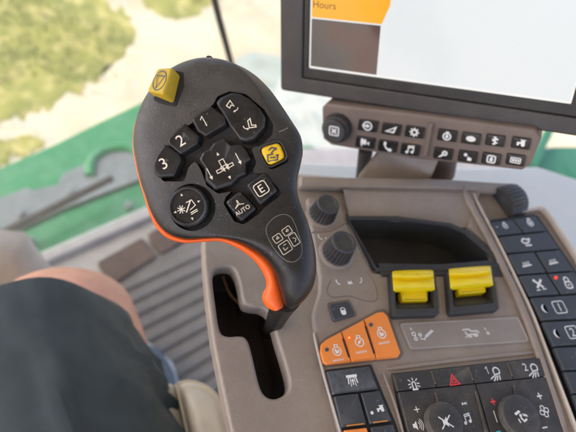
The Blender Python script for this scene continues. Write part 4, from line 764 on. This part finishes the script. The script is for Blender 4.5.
# ================================================================== MONITOR
def mp(x, y, fr=MF): return fr.uv(x, y)
mon = thing('display_monitor', 'dark bezelled touch display tilted over the far side of the armrest', 'monitor', tuple(MF.w(.13, .0, -.03)))
MHt = .19
b0 = MF.uv(303, 77.5); b1 = MF.uv(576, 117.5); s0 = MF.uv(308.5, 71.5); s1 = MF.uv(572, 101)
bx, by = b0[0], (b0[1]+b1[1])/2
sx_, sy_ = s0[0], (s0[1]+s1[1])/2
SX1, SY1 = sx_+(s1[0]-sx_), MHt-.012
BX1 = SX1+(sx_-bx); 0 and print('mon', bx, by, sx_, sy_, SX1, BX1, s0, s1, b0, b1)
MWd = BX1+.014
slab('housing', MF, [(0, 0), (MWd, 0), (MWd, MHt), (0, MHt)], -.032, -.003, 'bezel', mon, bev=.003, r=.004, uvs=True, res=4, holes=[])
slab('front_frame', MF, [(0, 0), (MWd, 0), (MWd, MHt), (0, MHt)], -.006, .0018, 'bezel', mon, bev=.0012, r=.003, uvs=True, holes=[([(bx, by), (BX1+.002, by), (BX1+.002, MHt-.008), (bx, MHt-.008)], .001)])
slab('inner_frame', MF, [(bx+.0003, by+.0003), (BX1+.001, by+.0003), (BX1+.001, MHt-.009), (bx+.0003, MHt-.009)], -.005, .0008, 'bezel_in', mon, bev=.0008, r=.001, uvs=True, holes=[([(sx_, sy_), (SX1, sy_), (SX1, SY1), (sx_, SY1)], .001)])
def flat(name, fr, uvp, h, m, parent):
    bm = bmesh.new(); bm.faces.new([bm.verts.new(fr.w(a, b, h)) for a, b in uvp]); return bm_obj(name, bm, m, parent, smooth=False)
slab('screen', MF, [(sx_-.001, sy_-.001), (SX1+.001, sy_-.001), (SX1+.001, SY1), (sx_-.001, SY1)], -.004, -.0012, 'scr_edge', mon, bev=.0001, uvs=True)
slab('screen_page', MF, [(sx_+.001, sy_+.0014), (SX1-.001, sy_+.0014), (SX1-.001, SY1-.001), (sx_+.001, SY1-.001)], -.0013, -.0010, 'scr', mon, bev=.00005, uvs=True)
d0 = MF.uv(376, 76); d1 = MF.uv(376, 24); t1_ = MF.uv(378, 0)
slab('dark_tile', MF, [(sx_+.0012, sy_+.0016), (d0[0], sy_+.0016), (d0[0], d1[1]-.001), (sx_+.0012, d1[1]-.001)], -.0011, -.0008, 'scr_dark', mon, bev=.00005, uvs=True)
slab('orange_tab', MF, [(sx_+.0012, d1[1]), (d0[0]+.0005, d1[1]), (d0[0]+.005, d1[1]+.012), (d0[0]+.0055, d1[1]+.03), (sx_+.0012, d1[1]+.03)], -.0011, -.0008, 'scr_tab', mon, bev=.00005, uvs=True)
icon(MF, 324.5, 5, 3.2, [T('Hours', 0, 0, 2.0)], 'scr_txt', mon, -.00078, name='lettering')
# back mount
tube('mount_arm', [MF.w(.12, .02, -.03), W(440, 172, -.02), W(432, 178, -.05)], .012, 'taupe_dark', mon, n=20)

# ================================================================== BUTTON BAR
bar = thing('button_bar', 'brown bar of two rows of small black buttons hanging under the display', 'button panel', tuple(BF.w(.1, -.02, -.02)))
slab('bar_body', BF, [(321.5, 108), (326, 103.5), (430, 116), (536, 130), (541.5, 138), (531, 165), (522, 170.8), (470, 165), (411, 158.8), (331, 145.5), (322.5, 139)], -.016, 0, 'taupe_dark', bar, bev=.0022, r=[.002, .001, 0, .003, .003, .003, .002, 0, 0, .003, .003], res=4)
ridge([(431, 124), (428, 140), (425, 157)], .0034, -.001, .0022, name='bar_divider', m='taupe_dark', parent=bar, fr=BF)
btn = [(367.5, 126, 'arrowc'), (391, 129.6, 'wedge'), (414.3, 132.3, 'gear'), (364.8, 142.8, 'camera'), (387.5, 146.6, 'phone'), (410, 150, 'note'),
       (447, 135.8, 'drop'), (470.8, 138.9, 'disc'), (495, 140.8, 'valve'), (520.8, 143.5, 'tractor'), (443, 154.2, 'wrench'), (467.6, 157, 'hitch'), (491.2, 159.2, 'seatic'), (515.5, 160.4, 'iso')]
names = {'arrowc': 'an arrow in a circle', 'wedge': 'a wedge', 'gear': 'a gear wheel', 'camera': 'a camera', 'phone': 'a telephone receiver', 'note': 'music notes', 'drop': 'an oil drop', 'disc': 'a filled oval', 'valve': 'a valve', 'tractor': 'a tractor', 'wrench': 'a wrench', 'hitch': 'a gear and block', 'seatic': 'a seat in a frame', 'iso': 'a framed code'}
for x, y, k in btn:
    dx, dy, sk = 9.6, 5.6, 1.28
    q = [(x-dx+1, y-dy-sk), (x+dx+1, y-dy+sk), (x+dx-1, y+dy+sk), (x-dx-1, y+dy-sk)]
    slab('button_recess', BF, [(q[0][0]-1, q[0][1]-1), (q[1][0]+1, q[1][1]-1), (q[2][0]+1, q[2][1]+1), (q[3][0]-1, q[3][1]+1)], -.001, .0003, 'taupe_dark', bar, bev=.0001, r=.001)
    kb = slab('button', BF, q, -.002, .0016, 'hkey', bar, bev=.0009, r=.001, res=3); kb['label'] = 'small black button printed with ' + names[k]
    icon(BF, x, y, 5.2, k, 'white', kb, .0016, ang=0, lw=.2)
# selector knob at the left end (round, fluted)
u, v = BF.uv(334.5, 130.5, .007); r_ = math.hypot(*[a-b for a, b in zip(BF.uv(346.5, 130.5, .007), (u, v))])
kn = lathe(BF, u, v, [(r_*1.18, -.001), (r_*1.2, .0005), (r_*1.16, .0055), (r_*1.06, .0065), (r_*.95, .0066), (r_*.93, .0088), (r_*.86, .0094), (r_*.3, .0095)], 'knob', 'selector_knob', bar, flutes=28, n=168, fdepth=r_*.07, fz=(0, .0056))
icon(BF, 334, 131, 5.6, 'xbox', 'white', kn, .0097, ang=0, lw=.16)
# bracket to the armrest
bm = bmesh.new()
tp = [BF.w(*BF.uv(*p, -.012), -.012) for p in ((378, 150), (442, 158), (436, 150), (384, 142))]
lo = [W(*p) for p in ((352, 186, -.012), (428, 188, -.012), (432, 178, -.03), (360, 174, -.03))]
a = [bm.verts.new(p) for p in tp]; b = [bm.verts.new(p) for p in lo]; bm.faces.new(a); bm.faces.new(b[::-1])
for i in range(4): bm.faces.new((a[i], a[(i+1) % 4], b[(i+1) % 4], b[i]))
bmesh.ops.recalc_face_normals(bm, faces=bm.faces); bmesh.ops.bevel(bm, geom=bm.edges[:], offset=.002, segments=2, affect='EDGES')
bm_obj('bar_bracket', bm, 'taupe', bar)
tube('bar_post', [BF.w(*BF.uv(366, 148, -.012), -.012), W(362, 178, -.06)], .0055, 'rubber', bar, n=20)

# ================================================================== CAB: floor, sill, trim
ZF = -.60
def zslab(name, px, z0, z1, m, parent=None, bev=.003, r=0, **k): return slab(name, G, px, z0, z1, m, parent, bev=bev, r=r, **k)
fl = zslab('cab_floor', [(-80, 325), (28, 262), (205, 184), (300, 148), (700, 148), (1100, 700), (-500, 1500)], ZF-.03, ZF, 'floor')
tag(fl, kind='structure')
# ribbed mat
m0, m1 = W(116, 300.6, ZF), W(199.4, 261.7, ZF); rx = (m1-m0).normalized(); ry = V3((-rx.y, rx.x, 0))
MT = Frame(m0, rx, ry)
bm = bmesh.new()
def prism(bm, fr, prof, x0, x1):
    a = [bm.verts.new(fr.w(x0, y, z)) for y, z in prof]; b = [bm.verts.new(fr.w(x1, y, z)) for y, z in prof]
    bm.faces.new(a); bm.faces.new(b[::-1]); n = len(prof)
    for i in range(n): bm.faces.new((a[i], a[(i+1) % n], b[(i+1) % n], b[i]))
pitch = abs(MT.uv(160, 280)[1]-MT.uv(160, 294.5)[1])
pr = [(-.55, 0)]; ylist = []
y_top = MT.uv(140, 276)[1]
prof = []
k = 0; y = y_top
while y > y_top-.75:
    prof += [(y, .006), (y-pitch*.12, .009), (y-pitch*.60, .009), (y-pitch*.70, .006), (y-pitch*.74, .004), (y-pitch*.97, .004)]; y -= pitch
prof = [(y_top+.02, .0005), (y_top+.02, .006)] + prof + [(y, .006), (y, .0005)]
prism(bm, MT, prof, -.25, .75)
mt = bm_obj('floor_mat', bm, 'mat_rib', None, angle=20)
tag(mt, 'grey ribbed rubber mat on the cab floor between seat and door', 'floor mat')
for pxs, lb in (([(97, 261.7), (142.5, 236.7), (156.4, 256), (112, 284.5)], 'brown rectangular pad on the cab floor, wholly in view left of the joystick'), ([(147.5, 233.5), (186, 213), (200, 230), (161, 254)], 'brown floor pad partly hidden by the joystick head')):
    p = zslab('floor_pad', pxs, ZF+.0005, ZF+.012, 'brown_pad', bev=.003, r=.006); tag(p, lb, 'pad')
# door sill rail
sl = zslab('door_sill', [(36, 266), (210, 190), (205, 180), (28, 257)], ZF-.02, ZF+.015, 'floor', bev=.004); tag(sl, 'grey door sill strip along the green step edge', 'sill')
# green steps outside the door
ZG = -.78
stp = thing('access_platform', 'green tractor access platform with grey tread below the cab door', 'platform', tuple(W(80, 180, ZG)))
zslab('deck', [(-160, 255), (0, 166.5), (54, 143.5), (96, 122.5), (150, 97), (205, 76), (235, 150), (225, 190), (150, 235), (0, 300), (-150, 330)], ZG-.04, ZG, 'green', stp, bev=.008)
zslab('tread', [(-60, 232), (0, 197.5), (27, 187), (33, 190), (58, 184), (62, 174), (96, 158), (140, 139), (170, 150), (160, 172), (112, 190), (60, 210), (12, 233), (-50, 262)], ZG+.0005, ZG+.010, 'grey_step', stp, bev=.003, r=.008)
arc_ = crom([(90, 176), (92, 160), (110, 149), (134, 150), (146, 166), (146, 184)], 5)
tube('tread_hoop', [W(x, y, ZG+.010) for x, y in arc_], .012, 'green', stp, n=14)
for bx_, by_ in ((20, 214), (70, 192), (30, 240), (128, 205)): lathe(G, *G.uv(bx_, by_, ZG+.012), [(.007, ZG-.002), (.008, ZG+.016), (.006, ZG+.018)], 'grey_step', 'bolt', stp, n=16)
hr = tube('grab_rail', [W(x, y, ZG+.06) for x, y in ((-50, 258), (12, 228), (62, 203), (112, 178))], .008, 'rod', None); tag(hr, 'dark slanting grab rail over the green platform', 'rail')
cp_ = W(112, 178, ZG+.06)
# left foreground beige door trim
dt = tube('door_armrest', [W(-80, 285, -.42), W(-20, 266, -.42), W(10, 264, -.42), W(34, 284, -.44)], [.06, .05, .045, .03], 'beige', None, n=28); tag(dt, 'rounded beige trim beyond the knee at the left edge', 'trim')
# glass and black seal at left
gp0, gp1 = W(-120, 325, ZF+.016), W(248, 163, ZF+.016)
bm = bmesh.new()
top_ = V3((0, 0, 1.15)); gn = (gp1-gp0).cross(V3((0, 0, 1))).normalized()*.002
vs = [bm.verts.new(p) for p in (gp0, gp1, gp1+top_, gp0+top_)]; ws = [bm.verts.new(v_.co+gn*2) for v_ in vs]
bm.faces.new(vs); bm.faces.new(ws[::-1])
for i in range(4): bm.faces.new((vs[i], vs[(i+1) % 4], ws[(i+1) % 4], ws[i]))
door = thing('glass_door', 'clear glass cab door with thin black edge seal', 'door', tuple((gp0+gp1)/2))
bm_obj('pane', bm, 'glass', door, smooth=False)
def on_door(px, py):
    r = ray(px, py); n_ = gn.normalized(); t = (gp0-CAM).dot(n_)/r.dot(n_); return CAM+r*t
tube('edge_seal', [on_door(211.5, -12), on_door(220, 22), on_door(232, 66), on_door(238, 90)], .0045, 'seal', door)

# right side trim seen behind the keypad
rt = zslab('side_trim', [(290, 160), (425, 166), (470, 166), (538, 165), (576, 177), (760, 235), (900, 700), (560, 560), (420, 260), (300, 215)], -.14, -.10, 'pale', bev=.006); tag(rt, 'smooth pale grey trim surface to the right behind the keypad', 'trim')
wl = zslab('window_ledge', [(180, 182), (300, 172.5), (345, 176), (345, 181), (300, 178.5), (180, 190)], -.10, -.085, 'beige', bev=.003); tag(wl, 'cream ledge strip behind the far rim of the armrest', 'ledge')
# outside right: green hood pieces
gb = thing('tractor_fender', 'green fender edges seen past the right end of the button bar', 'fender', tuple(W(560, 150, -.5)))
zslab('fender_panel', [(530, 150), (552, 146), (600, 146), (640, 190), (576, 180), (538, 168)], -.55, -.5, 'green', gb, bev=.006)
zslab('fender_rib', [(528, 164), (546, 128), (556, 128), (538, 166)], -.495, -.46, 'green', gb, bev=.004)
gc = zslab('green_container', [(294, 144), (318, 144), (319, 162), (294, 162)], -.75, -.65, 'green', bev=.01, r=.02); tag(gc, 'small green container outside beyond the window ledge', 'container')

# ================================================================== GROUND
ZO = -1.9
bm = bmesh.new(); bm.faces.new([bm.verts.new(p) for p in ((-120, -120, ZO), (120, -120, ZO), (120, 120, ZO), (-120, 120, ZO))])
tag(bm_obj('ground', bm, 'gravel', None, smooth=False), kind='structure')
def wob(pts, amp, n=8):
    c = crom(pts, n, closed=True); return [(x+amp*noise.noise(V3((x*.12, y*.12, 3)))+amp*.5*noise.noise(V3((x*.4, y*.4, 9))), y+amp*noise.noise(V3((x*.12, y*.12, 7)))+amp*.5*noise.noise(V3((x*.4, y*.4, 5)))) for x, y in c]
patches = [wob([(-200, -60), (-60, -90), (60, -70), (112, -40), (104, 0), (128, 12), (134, 40), (110, 66), (88, 84), (60, 98), (38, 112), (14, 118), (-30, 135), (-120, 160), (-260, 120)], 9), wob([(-80, 165), (-20, 142), (0, 140), (22, 136), (42, 138), (38, 148), (12, 158), (-20, 180), (-70, 205)], 6), wob([(140, -40), (200, -60), (240, -40), (236, -10), (212, 2), (200, 16), (172, 22), (158, 12), (146, 4), (136, -14)], 6)]
bm = bmesh.new(); pv = wob([(238, 56), (300, 60), (400, 90), (400, 190), (300, 200), (215, 200), (222, 120)], 3, 4); bm.faces.new([bm.verts.new(W(x, y, ZO+.03)) for x, y in pv])
tag(bm_obj('pavement', bm, 'pave', None, smooth=False), kind='structure')
polys = []
for p in patches:
    bm = bmesh.new(); uvp = [W(x, y, ZO+.004) for x, y in p]; bm.faces.new([bm.verts.new(q) for q in uvp]); bmesh.ops.triangulate(bm, faces=bm.faces)
    t_ = bm_obj('turf', bm, 'turf', None, smooth=False); tag(t_, kind='structure'); polys.append(([(q.x, q.y) for q in uvp], uvp))
def inside(x, y, poly):
    c = False; j = len(poly)-1
    for i in range(len(poly)):
        (xi, yi), (xj, yj) = poly[i], poly[j]
        if (yi > y) != (yj > y) and x < (xj-xi)*(y-yi)/(yj-yi)+xi: c = not c
        j = i
    return c
bm = bmesh.new()
for pl, _ in polys:
    xs = [a for a, b in pl]; ys = [b for a, b in pl]; x0, x1, y0, y1 = max(min(xs), -1.6), min(max(xs), 2.2), min(ys), min(max(ys), 4.8)
    for _ in range(int((x1-x0)*(y1-y0)*2200)):
        x, y = random.uniform(x0, x1), random.uniform(y0, y1)
        if not inside(x+random.gauss(0, .07), y+random.gauss(0, .07), pl) or noise.noise(V3((x*2.2, y*2.2, 0))) < -.22: continue
        a = random.uniform(0, 2*PI); h = random.uniform(.008, .03); w = random.uniform(.002, .004); lx, ly = math.cos(a)*h*.6, math.sin(a)*h*.6
        v1 = bm.verts.new((x-math.sin(a)*w, y+math.cos(a)*w, ZO+.003)); v2 = bm.verts.new((x+math.sin(a)*w, y-math.cos(a)*w, ZO+.003)); v3 = bm.verts.new((x+lx, y+ly, ZO+.02+h)); bm.faces.new((v1, v2, v3))
me = bpy.data.meshes.new('grass'); bm.to_mesh(me); bm.free(); g_ = link('grass', me, 'blade', None, smooth=False); tag(g_, 'short sunlit dry grass outside the cab', 'grass', 'stuff')

# ================================================================== SEAT AND DRIVER
seat = thing('driver_seat', 'cream leather driver seat cushion corner between thigh and armrest', 'seat', tuple(W(190, 430, -.25)))
def hull_cushion(name, px, z0, z1, m, parent, bev, r): return zslab(name, px, z0, z1, m, parent, bev=bev, r=r, res=6)
pillow(G, crom([(176, 378), (190, 373.5), (206, 378), (219, 390), (228, 412), (237, 450), (262, 560), (222, 580), (196, 470), (187, 432), (181, 405)], 5, closed=True), -.31, -.186, 'seat', seat, 'side_bolster', lambda x, y: .012*max(0, 1-1.5*(x*x+y*y)), r=0, b=.02)
hull_cushion('cushion', [(-60, 440), (60, 400), (150, 383), (160, 380), (175.5, 377.2), (182.3, 405), (189, 432), (220, 585), (0, 700), (-60, 560)], -.32, -.188, 'seat', seat, .016, .01)
def stitch(px, name='stitching'):
    c = crom([tuple(W(x, y, -.1795)) for x, y in px], 5); tube(name, c, .0009, 'thread', seat, n=8)
stitch([(178, 383), (190, 381), (203, 385), (213, 396), (219, 414), (225, 440)])
stitch([(176.8, 385), (181, 405), (187, 432), (196, 470)])

K_ = at(20, 338, .50); hip = K_ + V3((.13, -.42, .03)); hip2 = hip + V3((-.22, 0, 0)); K2 = K_ + V3((-.27, .02, 0)); pel = (hip+hip2)/2 + V3((0, -.03, .03))
ank = V3((K_.x+.158, K_.y-.088, ZF+.10)); ank2 = V3((K2.x+.02, K2.y+.12, ZF+.10))
me = bpy.data.meshes.new('body'); 
vv = [pel, hip, K_+(hip-K_)*.45, K_+V3((.020, .038, -.012)), (K_+ank)*.5+V3((0, -.02, 0)), ank, hip2, K2+(hip2-K2)*.45, K2, (K2+ank2)*.5+V3((0, -.02, 0)), ank2]
rad = [.13, .105, .088, .083, .055, .04, .105, .088, .072, .055, .04]
me.from_pydata(vv, [(0, 1), (1, 2), (2, 3), (3, 4), (4, 5), (0, 6), (6, 7), (7, 8), (8, 9), (9, 10)], [])
drv = bpy.data.objects.new('person', me); C.objects.link(drv); tag(drv, 'seated driver in dark grey shorts with one bare knee showing', 'person')
sm = drv.modifiers.new('skin', 'SKIN'); 
for i, r in enumerate(rad):
    me.skin_vertices[0].data[i].radius = (r, r); me.skin_vertices[0].data[i].use_root = (i == 0)
ss = drv.modifiers.new('sub', 'SUBSURF'); ss.levels = 3; ss.render_levels = 3
nm = bpy.data.meshes.new_from_object(drv.evaluated_get(bpy.context.evaluated_depsgraph_get())); drv.modifiers.clear(); drv.data = nm
nm.materials.clear(); nm.materials.append(M['skin'])
for p in nm.polygons: p.use_smooth = True
# shorts
def garment(name, chains, m, thick=.003, hemopen=True):
    bm = bmesh.new()
    for P, R_ in chains:
        pr = crom([(*p, r) [:3] for p, r in zip([tuple(q) for q in P], R_)], 10); rrs = crom([(r, 0) for r in R_], 10)
        rings = []; n = 64
        for i, p in enumerate(pr):
            p = V3(p); d = (V3(pr[min(i+1, len(pr)-1)])-V3(pr[max(i-1, 0)])).normalized(); x = d.cross(V3((0, 0, 1))).normalized(); y = x.cross(d); ring = []
            for k in range(n):
                t = 2*PI*k/n; dr = x*math.cos(t)+y*math.sin(t); q = p+dr*rrs[i][0]
                long_ = (max(0, math.sin(q.x*190+q.y*150+4*noise.noise(q*10)+2*noise.noise(q*25)))**2)*.0095*min(1, i/6)*max(.1, .45+noise.noise(q*11)*1.8) + noise.noise(V3((t*1.9, i*.055, 2.3)))*.004 + noise.noise(q*22+V3((3, 1, 4)))*.004 + (max(0, math.sin(q.x*75+q.y*52+q.z*36+6*noise.noise(q*6)+2.2*noise.noise(q*15)))**3)*.006*min(1, i/9)*(.35+.65*max(0, .5+noise.noise(q*9+V3((5, 5, 5)))*1.6))
                q = q + d*(.034*max(0, dr.x)**1.8*max(0, 1-i/13))
                ring.append(bm.verts.new(q+dr*long_))
            rings.append(ring)
        # hem: fold inwards
        p = V3(pr[0]); inner = [bm.verts.new(p+(v_.co-p)*.965+ (V3(pr[3])-p)*.0) for v_ in rings[0]]; deep = [bm.verts.new(V3(pr[4])+(v_.co-V3(pr[0]))*.93) for v_ in rings[0]]
        rings = [deep, inner]+rings
        for a, b in zip(rings, rings[1:]):
            for k in range(n): bm.faces.new((a[k], a[(k+1) % n], b[(k+1) % n], b[k]))
        bm.faces.new(rings[-1])
    return bm_obj(name, bm, m, drv, angle=70)
ax = (hip-K_)
garment('shorts', [([K_+ax*-.012+V3((.006, 0, 0)), K_+ax*.22, K_+ax*.5, K_+ax*.75, hip, pel], [.088, .092, .096, .104, .115, .13]), ([K2+(hip2-K2)*t for t in (.1, .25, .5, .75)]+[hip2, pel], [.0865, .089, .095, .104, .115, .13])], 'shorts')
def shoe(an, yaw, name='shoe'):
    e = Frame(V3((an.x, an.y, ZF+.009)), V3((math.cos(yaw), math.sin(yaw), 0)), V3((-math.sin(yaw), math.cos(yaw), 0)))
    bm = bmesh.new(); rings = []
    for t, w, h in ((-.075, .012, .03), (-.07, .026, .06), (-.05, .034, .095), (-.01, .036, .105), (.04, .038, .085), (.09, .044, .065), (.14, .046, .052), (.18, .036, .04), (.20, .014, .024)):
        rings.append([bm.verts.new(e.w(math.copysign(abs(math.cos(a))**.7, math.cos(a))*w, t, .012+max(0, math.sin(a))**.8*h)) for a in (PI*k/16 for k in range(17))])
    for a, b in zip(rings, rings[1:]):
        for k in range(16): bm.faces.new((a[k], a[k+1], b[k+1], b[k]))
        bm.faces.new((a[0], b[0], b[16], a[16]))
    bm.faces.new(rings[0]); bm.faces.new(rings[-1])
    s = bm_obj(name, bm, 'shoe', drv, angle=60)
    out_ = [(w_, t) for t, w_ in ((-.08, .015), (-.06, .035), (0, .042), (.1, .05), (.16, .05), (.205, .02))]
    slab('sole', e, out_+[(-a, b) for a, b in out_[::-1]], 0.0005, .02, 'sole', s, bev=.003, uvs=True, r=.01)
shoe(ank, .15); shoe(ank2, .1)

# ================================================================== UNSEEN CAB ROOF AND LIGHT
rf = bpy.data.meshes.new('unseen_cab_roof'); bm = bmesh.new()
bmesh.ops.create_cube(bm, size=1, matrix=Matrix.Translation((-.1, .0, 1.0)) @ Matrix.Diagonal((2.7, 2.4, .12, 1)))  # out-of-view roof, added and sized to keep direct sun off the console
bmesh.ops.bevel(bm, geom=bm.edges[:], offset=.04, segments=3, affect='EDGES'); tag(bm_obj('unseen_cab_roof', bm, 'roof', None), kind='structure')

sc.world = bpy.data.worlds.new('World'); w = sc.world; w.use_nodes = True
sky = w.node_tree.nodes.new('ShaderNodeTexSky'); sky.sky_type = 'NISHITA'; sky.sun_disc = False
el, az = 56, -88     # sun in front-left of the cab (azimuth from +Y towards +X)
sky.air_density = .5; sky.dust_density = 4.5; sky.ozone_density = .2
sky.sun_elevation = math.radians(el); sky.sun_rotation = math.radians(az)
w.node_tree.links.new(sky.outputs[0], w.node_tree.nodes['Background'].inputs[0]); w.node_tree.nodes['Background'].inputs[1].default_value = .15
sd = V3((math.sin(math.radians(az))*math.cos(math.radians(el)), math.cos(math.radians(az))*math.cos(math.radians(el)), math.sin(math.radians(el))))
ld_ = bpy.data.lights.new('sun', 'SUN'); ld_.energy = 2.4; ld_.angle = math.radians(.5); ld_.color = (1, .96, .9)
lo_ = bpy.data.objects.new('sun', ld_); C.objects.link(lo_); lo_.rotation_euler = sd.to_track_quat('Z', 'Y').to_euler(); lo_.location = (0, 0, 5)

cd = bpy.data.cameras.new('camera'); cam = bpy.data.objects.new('camera', cd); C.objects.link(cam)
cam.matrix_world = Matrix.Translation(CAM) @ R3.to_4x4()
cd.sensor_width = 36; cd.lens = 36*F/576; cd.clip_start = .01; cd.clip_end = 400
cd.dof.use_dof = True; cd.dof.focus_distance = .275; cd.dof.aperture_fstop = 9.3
sc.camera = cam
sc.view_settings.view_transform = 'Standard'; sc.view_settings.look = 'None'; sc.view_settings.gamma = 1
sc.view_settings.exposure = 2.25
sc.cycles.use_denoising = True; sc.cycles.max_bounces = 8; sc.cycles.diffuse_bounces = 5; sc.cycles.sample_clamp_indirect = 6
